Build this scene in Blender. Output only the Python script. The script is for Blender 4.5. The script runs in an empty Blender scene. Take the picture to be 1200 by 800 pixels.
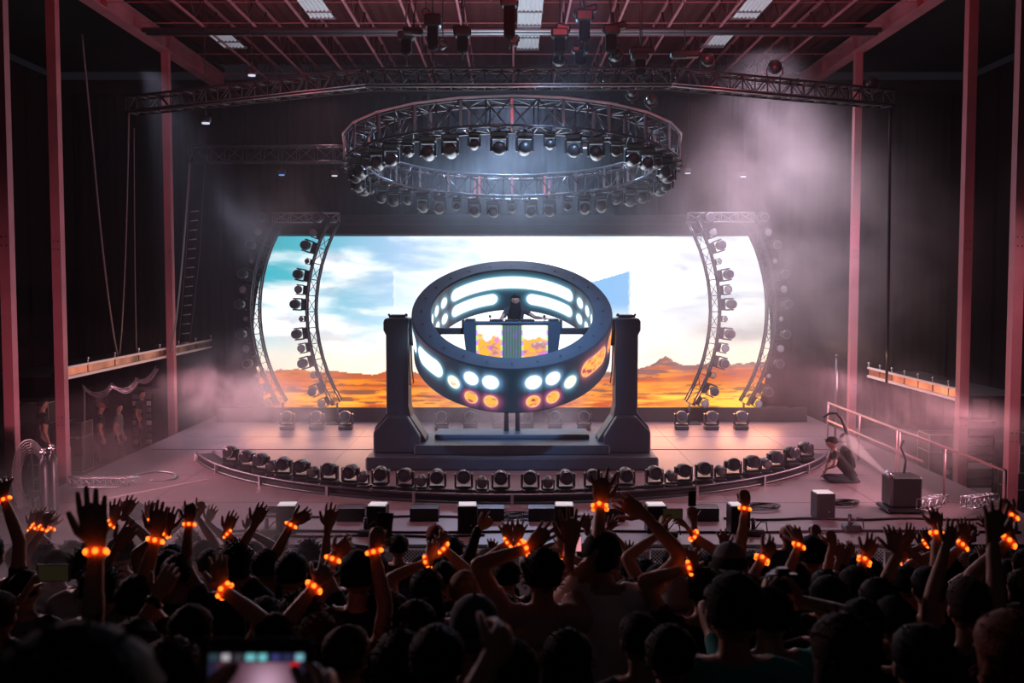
import bpy, math, random
import numpy as np
from mathutils import Vector, Matrix, noise

R = math.radians
SC = bpy.context.scene
COL = SC.collection
random.seed(4)

# ------------------------------------------------------------------ camera
CAM_Z = 3.7                       # eye height above the stage deck (z = 0)
FPX = 1200.0
PITCH = math.atan(70 / FPX)
cam_data = bpy.data.cameras.new('camera')
cam = bpy.data.objects.new('camera', cam_data)
COL.objects.link(cam)
cam.location = (0, 0, CAM_Z)
cam.rotation_euler = (R(90) - PITCH, 0, 0)
cam_data.sensor_width = 36
cam_data.lens = 36
cam_data.clip_start = 0.05
cam_data.clip_end = 200
cam_data.dof.use_dof = True
cam_data.dof.focus_distance = 20
cam_data.dof.aperture_fstop = 3.4
SC.camera = cam

# ------------------------------------------------------------------ world, exposure
w = bpy.data.worlds.new('world'); SC.world = w
w.use_nodes = True
w.node_tree.nodes['Background'].inputs[0].default_value = (0.02, 0.018, 0.025, 1)
w.node_tree.nodes['Background'].inputs[1].default_value = 0.3
vs = SC.view_settings
SC.display_settings.display_device = 'sRGB'
vs.view_transform = 'Standard'; vs.look = 'None'; vs.gamma = 1; vs.exposure = 0.0
vs.use_curve_mapping = False
cy = SC.cycles
cy.max_bounces = 5; cy.diffuse_bounces = 2; cy.glossy_bounces = 3; cy.transmission_bounces = 4
cy.volume_bounces = 0; cy.transparent_max_bounces = 8
cy.use_denoising = True
cy.volume_step_rate = 3.0; cy.volume_max_steps = 96
cy.sample_clamp_indirect = 4
cy.caustics_reflective = False; cy.caustics_refractive = False

def light(name, kind, loc, target, energy, color, size=1.0, size_y=None, spot=60, blend=.6, vol=1.0, shadow=True):
    d = bpy.data.lights.new(name, kind)
    d.energy = energy; d.color = color
    if kind == 'AREA':
        d.size = size
        if size_y: d.shape = 'RECTANGLE'; d.size_y = size_y
    elif kind == 'SPOT':
        d.spot_size = R(spot); d.spot_blend = blend; d.shadow_soft_size = size
    else:
        d.shadow_soft_size = size
    o = bpy.data.objects.new(name, d); COL.objects.link(o)
    o.location = loc
    v = Vector(target) - Vector(loc)
    o.rotation_euler = v.to_track_quat('-Z', 'Y').to_euler()
    return o

LS = dict(RED=(1, .12, .15), PINK=(1, .42, .46), MAUVE=(.95, .62, .75), TEAL=(.35, .75, 1.0), WHITE=(1, .93, .96))
# unseen low side lights added to graze the deck in pink; soft back light from above the header
for sx in (-1, 1):
    o_ = light('deck_side_fill', 'AREA', (sx*8.0, 20.5, 1.5), (sx*2.0, 20.0, -.4), 190 if sx > 0 else 150, (1, .44, .52), 9, .4); o_.data.spread = R(95)
for x, e in ((-5.0, 300), (0, 420), (5.0, 420)):
    light('stage_backlight', 'SPOT', (x, 27.9, 9.0), (x*.75, 18.6, 0), e*1.4, (1, .5, .58), .35, spot=62, blend=1)
o_ = light('front_wash', 'AREA', (0, 16.0, 8.8), (0, 17.0, 0), 58, (1, .5, .56), 10, 1.0); o_.data.spread = R(50)
# coloured light thrown up at the roof and out at the columns
for s in (-1, 1):
    light('roof_wash', 'SPOT', (s*4.0, 16.5, 8.65), (s*4.4, 20.5, 9.6), 330, LS['RED'], .3, spot=150, blend=1)
    light('column_wash', 'SPOT', (s*3.0, 12.6, .3), (s*8.5, 19.5, 2.2), 1150 if s < 0 else 760, (1, .37, .46), .3, spot=56, blend=1)
light('roof_wash', 'SPOT', (.9, 14.5, 8.7), (0, 21, 9.6), 190, LS['RED'], .3, spot=150, blend=1)
# beams inside the haze
light('haze_beam', 'SPOT', (5.0, 20.6, 9.15), (6.0, 25.2, 3.8), 8200, (.93, .72, .9), .25, spot=66, blend=1)
light('haze_beam', 'SPOT', (7.6, 27.4, 9.0), (6.5, 23, 3.5), 1500, (.95, .75, .9), .25, spot=80, blend=1)
light('haze_beam', 'SPOT', (0, 27.8, 8.8), (0, 24.5, 5.6), 2600, (.35, .62, 1), .25, spot=100, blend=1)
light('haze_beam', 'SPOT', (-8.2, 23.0, 8.8), (-5.8, 24.6, .9), 3600, (.72, .74, 1), .25, spot=46, blend=1)
light('haze_beam', 'SPOT', (8.2, 14.8, 6.5), (7.2, 18.5, .3), 450, (1, .6, .66), .25, spot=60, blend=1)
light('haze_beam', 'SPOT', (1.3, 15.0, 9.2), (0, 21.5, 1.4), 6000, (.36, .6, 1), .25, spot=30, blend=1)
light('jet_fill', 'SPOT', (5.2, 15.4, 2.6), (6.0, 16.9, .8), 420, (1, .66, .68), .1, spot=30, blend=1)  # unseen spot added to brighten the smoke jet
# unseen fill added for deck and screen light over the front rows; fascia fill
light('crowd_fill', 'AREA', (0, 14.2, 3.0), (0, 5, -.5), 60, (1, .40, .40), 12, .5)
light('crowd_fill', 'SPOT', (-7.5, 14.0, 5), (-3.3, 8.4, 1.0), 1300, (1, .62, .68), .3, spot=60, blend=1)  # unseen spot added to light the smoke over the left crowd
light('fascia_fill', 'AREA', (0, 13.5, -.75), (0, 14.3, -.1), 26, (1, .62, .68), 12, .3)  # unseen light added to brighten the fascia and its grilles
for x, e in ((-5.2, 60), (5.2, 95)):
    light('deck_warm_fill', 'AREA', (x, 26.6, .75), (x, 22, 0), e, (1, .36, .16), 3.5, .3)  # unseen orange light added to warm the deck near the screen
light('ladder_fill', 'AREA', (0, 17.0, 6.6), (0, 18.3, 7.6), 22, (.85, .92, 1), 14, .15)  # unseen light added to brighten the cable ladder on the front truss
light('truss_uplight', 'AREA', (0, 21.5, 4.3), (0, 20.5, 8), 300, (.72, .86, 1), 4, 4)

# ------------------------------------------------------------------ helpers
FWD = Vector((0, math.cos(PITCH), -math.sin(PITCH)))
UPV = Vector((0, math.sin(PITCH), math.cos(PITCH)))
def P(px, py, D):
    """world point at depth y = D on the line of sight of a pixel"""
    d = FWD + Vector((1, 0, 0))*((px-600)/FPX) + UPV*((400-py)/FPX)
    d = d*(D/d.y)
    return Vector((d.x, d.y, d.z + CAM_Z))
def onfloor(px, py, z=0.0):
    d = FWD + Vector((1, 0, 0))*((px-600)/FPX) + UPV*((400-py)/FPX)
    k = (z-CAM_Z)/d.z
    return Vector((d.x*k, d.y*k, z))

# ------------------------------------------------------------------ materials
MATS = {}
def mat(name, col, rough=.6, metal=0.0, emis=None, es=0.0, bump=0.0, bscale=40, var=0.0, vscale=3, spec=.5):
    if name in MATS: return MATS[name]
    m = bpy.data.materials.new(name); m.use_nodes = True
    nt = m.node_tree; b = nt.nodes['Principled BSDF']
    b.inputs['Base Color'].default_value = (*col, 1)
    b.inputs['Roughness'].default_value = rough
    b.inputs['Metallic'].default_value = metal
    b.inputs['Specular IOR Level'].default_value = spec
    if emis:
        b.inputs['Emission Color'].default_value = (*emis, 1)
        b.inputs['Emission Strength'].default_value = es
    if var or bump:
        tc = nt.nodes.new('ShaderNodeTexCoord')
        if var:
            n = nt.nodes.new('ShaderNodeTexNoise'); n.inputs['Scale'].default_value = vscale
            n.inputs['Detail'].default_value = 6
            nt.links.new(tc.outputs['Object'], n.inputs['Vector'])
            r = nt.nodes.new('ShaderNodeValToRGB')
            r.color_ramp.elements[0].position = .3; r.color_ramp.elements[1].position = .7
            r.color_ramp.elements[0].color = (*[c*(1-var) for c in col], 1)
            r.color_ramp.elements[1].color = (*[min(1, c*(1+var)) for c in col], 1)
            nt.links.new(n.outputs[0], r.inputs[0]); nt.links.new(r.outputs[0], b.inputs['Base Color'])
        if bump:
            n2 = nt.nodes.new('ShaderNodeTexNoise'); n2.inputs['Scale'].default_value = bscale
            n2.inputs['Detail'].default_value = 4
            nt.links.new(tc.outputs['Object'], n2.inputs['Vector'])
            bp = nt.nodes.new('ShaderNodeBump'); bp.inputs['Strength'].default_value = bump
            bp.inputs['Distance'].default_value = .02
            nt.links.new(n2.outputs[0], bp.inputs['Height']); nt.links.new(bp.outputs[0], b.inputs['Normal'])
    MATS[name] = m
    return m

BLACK = mat('black_paint', (.012, .012, .014), .55, var=.3)
PLASTIC = mat('black_plastic', (.025, .026, .03), .35)
DARKM = mat('dark_grey_metal', (.07, .075, .085), .4, .6)
ALU = mat('aluminium', (.55, .56, .6), .32, .9, bump=.1)
TRUSSM = mat('dark_truss_metal', (.10, .105, .125), .35, .8)
ALUD = mat('weathered_aluminium', (.3, .31, .34), .4, .85)
REDST = mat('red_tinted_steel', (.42, .15, .18), .6, var=.15, vscale=1.5, bump=.1)  # red light on the steel is put into its colour
DECKR = mat('red_roof_deck', (.09, .016, .02), .7, var=.2, vscale=.6)
LENS = mat('lens_glass', (.06, .065, .08), .1, .2)
LENSW = mat('frosted_lens', (.25, .25, .27), .3, .1)
SPARK = mat('lamp_pilot', (.8, .5, .3), .4, emis=(1, .6, .3), es=5)
PINKL = mat('pink_lamp_strip', (.6, .3, .3), .4, emis=(1, .35, .38), es=.9)
CLOTH = mat('black_drape', (.0035, .0035, .004), .95, bump=.3, bscale=8)
CABLE = mat('black_cable', (.02, .02, .022), .6)
CABLEG = mat('grey_cable', (.16, .15, .16), .6)
WALLM = mat('dark_wall', (.012, .011, .013), .9, var=.3, vscale=.5)
PLY = mat('dark_stage_carpentry', (.045, .072, .105), .45, var=.15, vscale=2)
WHITEP = mat('white_paint', (.75, .72, .72), .5)
CASE = mat('black_case_laminate', (.02, .02, .022), .4)
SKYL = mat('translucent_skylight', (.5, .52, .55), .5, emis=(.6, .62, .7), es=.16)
DENIM = mat('dark_trousers', (.02, .022, .03), .8)
SHOE = mat('dark_shoes', (.02, .02, .02), .6)
SKIN = mat('skin', (.42, .22, .16), .5)
SKIND = mat('deeper_skin', (.22, .11, .08), .5)
HAIRD = mat('black_hair', (.008, .007, .007), .75, spec=.15, var=.5, vscale=30, bump=.35, bscale=90)
HAIRB = mat('brown_hair', (.05, .025, .018), .75, spec=.15, var=.5, vscale=30, bump=.35, bscale=90)
HAIRF = mat('fair_hair', (.22, .13, .08), .75, spec=.15, var=.5, vscale=30, bump=.35, bscale=90)
HAIRR = mat('reddish_hair', (.16, .045, .025), .75, spec=.15, var=.5, vscale=30, bump=.35, bscale=90)
EYE = mat('eye', (.5, .5, .5), .2)
LEDC = mat('orange_led', (1, .3, .05), .4, emis=(1, .17, .012), es=3.0)
BANDM = mat('glowing_band', (.8, .1, .02), .4, emis=(1, .05, .008), es=.55)
SHIRTS = {
 'black': mat('black_shirt', (.012, .012, .014), .9), 'grey': mat('grey_shirt', (.14, .13, .135), .9),
 'charcoal': mat('charcoal_shirt', (.035, .035, .04), .9), 'white': mat('pale_shirt', (.75, .68, .68), .9),
 'teal': mat('teal_shirt', (.06, .32, .28), .9), 'tan': mat('tan_shirt', (.4, .26, .24), .9),
 'blue': mat('blue_shirt', (.05, .08, .13), .9), 'maroon': mat('maroon_shirt', (.09, .02, .025), .9)}
CAPG = mat('grey_cap_cloth', (.12, .12, .125), .85); CAPB = mat('slate_cap_cloth', (.05, .075, .09), .85)
CAPW = mat('white_cap_cloth', (.5, .48, .48), .85); CAPR = mat('red_cap_cloth', (.2, .04, .04), .85)

# ------------------------------------------------------------------ mesh builder
class MB:
    def __init__(s): s.v = []; s.f = []; s.m = []; s.s = []
    def add(s, vs_, fs_, mi=0, smooth=False):
        o = len(s.v)
        s.v.extend([tuple(v) for v in vs_])
        for f in fs_:
            s.f.append(tuple(i+o for i in f)); s.m.append(mi); s.s.append(smooth)
        return s
    def box(s, c, size, rot=None, mi=0, b=0.0):
        hx, hy, hz = size[0]/2, size[1]/2, size[2]/2
        b = min(b, .45*min(size)) if b else 0
        M = (rot.to_3x3() if rot is not None else Matrix.Identity(3)); c = Vector(c)
        if not b:
            vs_ = [c + M @ Vector((x*hx, y*hy, z*hz)) for z in (-1, 1) for y in (-1, 1) for x in (-1, 1)]
            fs_ = [(0, 2, 3, 1), (4, 5, 7, 6), (0, 1, 5, 4), (2, 6, 7, 3), (0, 4, 6, 2), (1, 3, 7, 5)]
            return s.add(vs_, fs_, mi)
        vs_ = []; idx = {}
        for z in (-1, 1):
            for y in (-1, 1):
                for x in (-1, 1):
                    for a in range(3):
                        h = [hx-b, hy-b, hz-b]; h[a] += b
                        idx[(x, y, z, a)] = len(vs_)
                        vs_.append(c + M @ Vector((x*h[0], y*h[1], z*h[2])))
        fs_ = []
        for a in range(3):
            o1, o2 = (a+1) % 3, (a+2) % 3
            for sg in (-1, 1):
                q = []
                for u, w_ in ((-1, -1), (1, -1), (1, 1), (-1, 1)):
                    k = [0, 0, 0]; k[a] = sg; k[o1] = u; k[o2] = w_
                    q.append(idx[(*k, a)])
                fs_.append(tuple(q if sg > 0 else q[::-1]))
            for u in (-1, 1):
                for w_ in (-1, 1):
                    k0 = [0, 0, 0]; k0[a] = -1; k0[o1] = u; k0[o2] = w_
                    k1 = list(k0); k1[a] = 1
                    q = (idx[(*k0, o1)], idx[(*k1, o1)], idx[(*k1, o2)], idx[(*k0, o2)])
                    fs_.append(q if u*w_ > 0 else q[::-1])
        for x in (-1, 1):
            for y in (-1, 1):
                for z in (-1, 1):
                    q = tuple(idx[(x, y, z, a)] for a in range(3))
                    fs_.append(q if x*y*z > 0 else q[::-1])
        return s.add(vs_, fs_, mi)
    def tube(s, pts, rad, n=8, mi=0, cap=True, up=None, smooth=True, flat=None):
        """rad: a number, or per point a number or a pair (along side, along up)"""
        pts = [Vector(p) for p in pts]
        if not isinstance(rad, (list, tuple)): rad = [rad]*len(pts)
        vs_ = []; prev = None
        for i, p in enumerate(pts):
            a = pts[max(0, i-1)]; c = pts[min(len(pts)-1, i+1)]
            t = (c-a)
            if t.length < 1e-9: t = Vector((0, 0, 1))
            t.normalize()
            if prev is None:
                u = Vector(up) if up is not None else (Vector((0, 0, 1)) if abs(t.z) < .9 else Vector((0, 1, 0)))
            else: u = prev
            u = u - t*u.dot(t)
            if u.length < 1e-6: u = t.orthogonal()
            u.normalize(); prev = u
            w_ = u.cross(t)
            r = rad[i]
            rw, ru = (r if isinstance(r, (list, tuple)) else (r, r))
            for k in range(n):
                an = 2*math.pi*k/n
                vs_.append(p + w_*(math.cos(an)*rw) + u*(math.sin(an)*ru))
        fs_ = []
        for i in range(len(pts)-1):
            for k in range(n):
                a = i*n+k; b = i*n+(k+1) % n
                fs_.append((a, b, b+n, a+n))
        s.add(vs_, fs_, mi, smooth)
        if cap:
            o = len(s.v)-len(vs_)
            s.f.append(tuple(o+k for k in range(n))[::-1]); s.m.append(mi); s.s.append(False)
            e = o+(len(pts)-1)*n
            s.f.append(tuple(e+k for k in range(n))); s.m.append(mi); s.s.append(False)
        return s
    def limb(s, pts, rad, n=10, mi=0, up=None):
        """tube with rounded ends"""
        pts = [Vector(p) for p in pts]; rad = list(rad)
        def sc(r, k): return (r[0]*k, r[1]*k) if isinstance(r, (list, tuple)) else r*k
        def mx(r): return max(r) if isinstance(r, (list, tuple)) else r
        t0 = (pts[0]-pts[1]).normalized(); t1 = (pts[-1]-pts[-2]).normalized()
        r0, r1 = rad[0], rad[-1]
        P_ = [pts[0]+t0*mx(r0)*.95, pts[0]+t0*mx(r0)*.65]+pts+[pts[-1]+t1*mx(r1)*.65, pts[-1]+t1*mx(r1)*.95]
        R_ = [sc(r0, .3), sc(r0, .75)]+rad+[sc(r1, .75), sc(r1, .3)]
        return s.tube(P_, R_, n, mi, up=up)
    def cyl(s, a, b, r, r2=None, n=12, mi=0, smooth=True):
        return s.tube([a, b], [r, r if r2 is None else r2], n, mi, smooth=smooth)
    def lathe(s, prof, n=20, M=None, mi=0, smooth=True):
        M = M or Matrix.Identity(4)
        vs_ = [M @ Vector((r*math.cos(2*math.pi*k/n), r*math.sin(2*math.pi*k/n), z)) for r, z in prof for k in range(n)]
        fs_ = []
        for i in range(len(prof)-1):
            for k in range(n):
                a = i*n+k; b = i*n+(k+1) % n
                fs_.append((a, b, b+n, a+n))
        s.add(vs_, fs_, mi, smooth)
        return s
    def ball(s, c, r, n=12, mi=0, M=None):
        r = r if isinstance(r, (tuple, list)) else (r, r, r)
        c = Vector(c); vs_ = []; h = n//2
        for i in range(h+1):
            th = math.pi*i/h
            for k in range(n):
                ph = 2*math.pi*k/n
                d = Vector((math.sin(th)*math.cos(ph)*r[0], math.sin(th)*math.sin(ph)*r[1], math.cos(th)*r[2]))
                vs_.append(c + (M @ d if M is not None else d))
        fs_ = [(i*n+k, (i+1)*n+k, (i+1)*n+(k+1) % n, i*n+(k+1) % n) for i in range(h) for k in range(n)]
        return s.add(vs_, fs_, mi, True)
    def prism(s, poly, y0, y1, mi=0):
        """outline in x-z, extruded along y"""
        n = len(poly)
        vs_ = [(x, y0, z) for x, z in poly]+[(x, y1, z) for x, z in poly]
        fs_ = [tuple(range(n)), tuple(range(2*n-1, n-1, -1))]+[(i, i+n, (i+1) % n+n, (i+1) % n) for i in range(n)]
        return s.add(vs_, fs_, mi)
    def mesh(s, name, mats):
        me = bpy.data.meshes.new(name)
        me.from_pydata(s.v, [], s.f)
        for m in (mats if isinstance(mats, (list, tuple)) else [mats]): me.materials.append(m)
        me.polygons.foreach_set('material_index', s.m)
        me.polygons.foreach_set('use_smooth', s.s)
        me.update()
        return me
    def build(s, name, mats, parent=None, loc=None, rot=None):
        o = bpy.data.objects.new(name, s.mesh(name, mats)); COL.objects.link(o)
        if parent is not None: o.parent = parent
        if loc is not None: o.location = loc
        if rot is not None: o.rotation_euler = rot
        return o

def tag(o, label=None, cat=None, group=None, kind=None):
    if label: o['label'] = label
    if cat: o['category'] = cat
    if group: o['group'] = group
    if kind: o['kind'] = kind
    return o
def empty(name, loc=(0, 0, 0), rot=(0, 0, 0), label=None, cat=None, group=None):
    o = bpy.data.objects.new(name, None); COL.objects.link(o)
    o.empty_display_size = .1
    o.location = loc; o.rotation_euler = rot
    return tag(o, label, cat, group)
KIDS = {}
def kids(o): return [c for c in bpy.data.objects if c.parent == o]
def copy_tree(o, parent=None, cache={}):
    if o.name not in cache: cache[o.name] = kids(o)
    c = o.copy(); COL.objects.link(c); c.parent = parent
    for ch in cache[o.name]: copy_tree(ch, c)
    return c
ORD = ['first', 'second', 'third', 'fourth', 'fifth', 'sixth', 'seventh', 'eighth', 'ninth', 'tenth', 'eleventh', 'twelfth',
       'thirteenth', 'fourteenth', 'fifteenth', 'sixteenth', 'seventeenth', 'eighteenth', 'nineteenth', 'twentieth']
def nth(i): return ORD[i] if i < 20 else ('twenty-'+ORD[i-20] if i < 29 else ('thirtieth' if i == 29 else 'thirty-'+ORD[i-30]))

def truss_mb(path, wd=.3, hd=.3, seg=.35, rc=.022, rb=.011, up=Vector((0, 0, 1)), flat=False, n=6):
    """box truss along a path of points: returns chords mesh and bracing mesh"""
    path = [Vector(p) for p in path]
    # resample
    L = [0]
    for a, b in zip(path, path[1:]): L.append(L[-1]+(b-a).length)
    N = max(2, int(round(L[-1]/seg)))
    pts = []
    for i in range(N+1):
        t = L[-1]*i/N; k = 0
        while k < len(L)-2 and L[k+1] < t: k += 1
        f = (t-L[k])/max(1e-9, L[k+1]-L[k]); pts.append(path[k].lerp(path[k+1], f))
    closed = (path[0]-path[-1]).length < 1e-6
    fr = []
    for i, p in enumerate(pts):
        if closed: t = pts[(i+1) % N]-pts[(i-1) % N]
        else: t = pts[min(N, i+1)]-pts[max(0, i-1)]
        t.normalize(); u = (up-t*up.dot(t)).normalized(); s_ = t.cross(u)
        fr.append((p, s_, u))
    offs = [(-1, -1), (1, -1), (1, 1), (-1, 1)]
    ch = MB(); br = MB()
    cor = [[p+s_*(a*wd/2)+u*(b*hd/2) for (p, s_, u) in fr] for a, b in offs]
    for c in cor: ch.tube(c, rc, n)
    for i in range(N+1):
        for k in range(4):
            br.cyl(cor[k][i], cor[(k+1) % 4][i], rb, n=5)
        if i < N:
            for k in range(4):
                a, b = (k, (k+1) % 4) if i % 2 == 0 else ((k+1) % 4, k)
                br.cyl(cor[a][i], cor[b][i+1], rb, n=5)
    return ch, br, pts
# ------------------------------------------------------------------ structure
def struct(name, mb, m, parent=None):
    o = mb.build(name, m, parent)
    if parent is None: o['kind'] = 'structure'
    return o
CEIL = CAM_Z+5.7                   # underside of the roof beams
COLX = 8.5
# stage deck
FLOORM = mat('stage_deck_vinyl', (.21, .145, .16), .42, var=.12, vscale=.9, bump=.08, bscale=3)
LIP = 14.3
HAZE = .0045
m = MB(); m.box((0, (LIP+30.6)/2, -.06), (16.4, 30.6-LIP, .12))
fl = struct('floor', m, FLOORM)
m = MB()
for x in np.arange(-6.1, 6.2, 2.44): m.box((x, 22.2, .0015), (.006, 15.6, .003))
for y in (17.0, 19.44, 24.3, 26.7): m.box((0, y, .0015), (15.6, .006, .003))
m.build('deck_seam', mat('deck_seam', (.17, .12, .125), .8), fl)
m = MB(); m.box((0, 22.45, .004), (15.9, .05, .008)); m.build('deck_edge_strip', mat('deck_strip', (.08, .06, .065), .6), fl)
# riser under the video screen
m = MB(); m.box((0, 26.95, .19), (15.6, .1, .38), b=.01)
struct('trim_1', m, mat('riser_black', (.03, .02, .022), .7, var=.2))
# front fascia of the stage, with perforated grilles in it
m = MB(); m.box((0, LIP+.06, -.95), (16.4, .1, 1.65)); fas = struct('trim_2', m, mat('stage_fascia', (.05, .045, .05), .7))
m = MB(); m.box((0, LIP-.02, -.03), (16.4, .06, .06), b=.01); m.build('edge_trim', DARKM, fas)
def mesh_grille(x, y, z, wd, h, tilt):
    g = empty('grille_panel', (x, y, z), (tilt, 0, 0)); g.parent = fas
    m = MB()
    for zz in (-h/2, h/2): m.box((0, 0, zz), (wd, .03, .025))
    for xx in (-wd/2, wd/2): m.box((xx, 0, 0), (.025, .03, h))
    m.box((0, .05, 0), (wd, .006, h), mi=1)
    o = m.build('grille_frame', [ALUD, CLOTH]); o.parent = g
    m = MB(); st = .05
    for sgn in (-1, 1):
        x0 = -wd/2-h
        while x0 < wd/2:
            a, b = (x0, -h/2), (x0+h, h/2)
            if a[0] < -wd/2: a = (-wd/2, -h/2+(-wd/2-a[0]))
            if b[0] > wd/2: b = (wd/2, h/2-(b[0]-wd/2))
            if b[0]-a[0] > .01:
                m.tube([(a[0]*sgn, 0, a[1]), (b[0]*sgn, 0, b[1])], .0065, 4, smooth=False)
            x0 += st
    o = m.build('grille_mesh', ALU); o.parent = g; o['kind'] = 'stuff'
for i in range(8):
    xx = -6.3+i*1.8
    if i in (2, 3, 5, 6) or i in (0, 7): mesh_grille(xx, LIP-.05, -.19, 1.5, .26, 0)
    else:
        m = MB(); m.box((xx, LIP-.03, -.2), (1.6, .05, .24), b=.01)
        m.build('fascia_panel', mat('pale_fascia_panel', (.4, .33, .36), .5, var=.1), fas)

# audience slope
def zf(D): return 1.64-.214*D
m = MB(); a, b = -2, 14.2
m.add([(-14, a, zf(a)), (14, a, zf(a)), (14, b, zf(b)), (-14, b, zf(b)), (-14, a, zf(a)-.3), (14, a, zf(a)-.3), (14, b, zf(b)-.3), (-14, b, zf(b)-.3)],
      [(0, 1, 2, 3), (7, 6, 5, 4), (0, 4, 5, 1), (1, 5, 6, 2), (2, 6, 7, 3), (3, 7, 4, 0)])
struct('floor_audience', m, mat('dark_concrete', (.03, .028, .03), .9, var=.2))
# wings floors
for s, nm in ((-1, 'floor_left'), (1, 'floor_right')):
    m = MB(); m.box((s*10.9, 22.4, -.76), (5.4, 16.4, .12)); struct(nm, m, mat('wing_floor', (.07, .05, .055), .7, var=.2))
for s, nm in ((-1, 'wall_left'), (1, 'wall_right')):
    m = MB(); m.box((s*13.7, 14.5, 3.9), (.2, 33, 11.6))
    o = struct(nm, m, WALLM)
    m = MB()
    for y in np.arange(9, 30.5, 1.25): m.box((s*13.55, y, 3.9), (.1, .3, 11.4))
    m.build('wall_rib', WALLM, o)
m = MB(); m.box((0, 31, 4.4), (27.4, .2, 10.6)); wb = struct('wall_back', m, WALLM)
# pleated black drapes hung on the back wall
for k in range(12):
    x0 = -13+k*2.17
    n = 26; vs_ = []
    for j in range(n+1):
        x = x0+2.15*j/n; y = 30.72+.03*math.sin(j*1.9+k)
        for z in (-.6, 3.5, 9.2): vs_.append((x, y+(.02*math.sin(j+z)), z))
    fs_ = [(j*3+i, (j+1)*3+i, (j+1)*3+i+1, j*3+i+1) for j in range(n) for i in range(2)]
    MB().add(vs_, fs_, 0, True).build('drape', CLOTH, wb)

# roof: corrugated deck, joists, cross members, skylight strips
m = MB(); nx = 180
vs_ = []
for i in range(nx+1):
    x = -13.7+27.4*i/nx; z = CEIL+.75+(.03 if (i//1) % 2 else 0)
    vs_ += [(x, 12, z), (x, 31, z)]
m.add(vs_, [(2*i, 2*i+1, 2*i+3, 2*i+2) for i in range(nx)])
m.box((0, 21.5, CEIL+.9), (27.4, 19.4, .1), mi=1)
for s in (-1, 1): m.box((s*11.2, 21.5, CEIL+.62), (5.2, 19.2, .1), mi=1)
ceil = struct('ceiling', m, [DECKR, WALLM])
JX = [-6.9+1.156*i for i in range(13)]
jch = MB(); jch.box((0, 21.5, 0), (.045, 19, .04)); jch.box((0, 21.5, .6), (.06, 19, .05))
jw = MB()
y = 12.2; k = 0
while y < 30.6:
    jw.cyl((0, y, .02 if k % 2 else .6), (0, y+.55, .6 if k % 2 else .02), .014, n=4); y += .55; k += 1
jcm = jch.mesh('joist', REDST); jwm = jw.mesh('joist_web', DECKR)
for x in JX:
    o = bpy.data.objects.new('joist', jcm); COL.objects.link(o); o.parent = ceil; o.location = (x, 0, CEIL)
    o2 = bpy.data.objects.new('joist_web', jwm); COL.objects.link(o2); o2.parent = o
for y, th in ((19.2, .03), (21.4, .03), (23.1, .035), (24.3, .03), (26.2, .03), (28.6, .03)):
    m = MB(); m.box((0, y, CEIL+.03), (16.8, th*.5, th*.5)); m.build('roof_tie', REDST, ceil)
for dy in (0, .28):
    m = MB(); m.cyl((-8.3, 23.35+dy, CEIL-.06), (8.3, 23.35+dy, CEIL-.06), .055, n=10); m.build('roof_pipe', ALUD, ceil)
for x0, y0, y1 in ((-4.35, 18.6, 22.6), (.12, 18.6, 25.6), (4.75, 18.6, 22.6), (-7.0, 23.6, 25.4), (4.6, 24.0, 25.3)):
    g = empty('skylight', (x0, 0, CEIL-.02)); g.parent = ceil
    m = MB(); n = 12
    yy = y0
    while yy < y1:
        ye = min(y1, yy+1.15)
        vs_ = []
        for i in range(n+1):
            vs_ += [(.52*i/n, yy, .035 if i % 2 else 0), (.52*i/n, ye-.09, .035 if i % 2 else 0)]
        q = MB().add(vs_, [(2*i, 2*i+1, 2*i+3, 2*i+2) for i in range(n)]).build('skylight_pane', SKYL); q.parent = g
        m.box((.26, ye-.045, .02), (.56, .07, .05)); yy = ye
    o = m.build('skylight_bar', ALUD); o.parent = g
# wall head beams (I section) and columns
def ibeam(m, a, b, h, wd, t=.03):
    a, b = Vector(a), Vector(b); d = (b-a); L = d.length
    q = d.to_track_quat('Y', 'Z').to_matrix(); c = (a+b)/2
    m.box(c+q @ Vector((0, 0, h/2-t/2)), (wd, L, t), q); m.box(c-q @ Vector((0, 0, h/2-t/2)), (wd, L, t), q)
    m.box(c, (t, L, h-2*t), q)
for s, side in ((-1, 'left'), (1, 'right')):
    g = empty('roof_beam', (s*COLX, 12, CEIL), label=f'heavy red steel roof beam running back above the {side} columns', cat='beam', group='roof beams')
    m = MB(); ibeam(m, (0, 0, .12), (0, 18.6, .12), .42, .3); m.build('flange_section', REDST, g)
    m = MB()
    for y in (1, 5, 7.2, 9.5, 13.5, 16): m.box((0, y, .12), (.28, .015, .36))
    m.build('stiffener', REDST, g)
    for i, (D, zb) in enumerate(((17.3, -.7), (19.25, -.7), (25.5, -.7))):
        nm = ['nearest the audience', 'between the other two', 'farthest back, beside the video screen'][i]
        g = empty('steel_column', (s*COLX, D, zb), label=f'red steel column on the {side} side, {nm}', cat='column', group='red steel columns')
        H = CEIL+.0-zb
        m = MB()
        m.box((-.08, 0, H/2), (.014, .19, H)); m.box((.08, 0, H/2), (.014, .19, H)); m.box((0, -.085, H/2), (.15, .018, H))
        m.build('shaft', REDST, g)
        m = MB(); m.box((0, 0, .015), (.36, .36, .03)); m.build('base_plate', REDST, g)
        m = MB()
        for z in (1.7, 1.85, 5.0, 5.15):
            for xx in (-.04, .04): m.ball((xx, -.1, z), .014, 6)
        m.build('bolt', DARKM, g)
# small diagonal braces near the roof, outer bays
for s, side in ((-1, 'left'), (1, 'right')):
    m = MB(); m.box((0, 0, 0), (1.8, .08, .1))
    o = m.build('roof_brace', REDST, loc=(s*9.3, 17.4, CEIL-.1), rot=(0, s*R(22), 0))
    tag(o, f'short red steel brace high in the {side} corner of the roof', 'brace')

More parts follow.
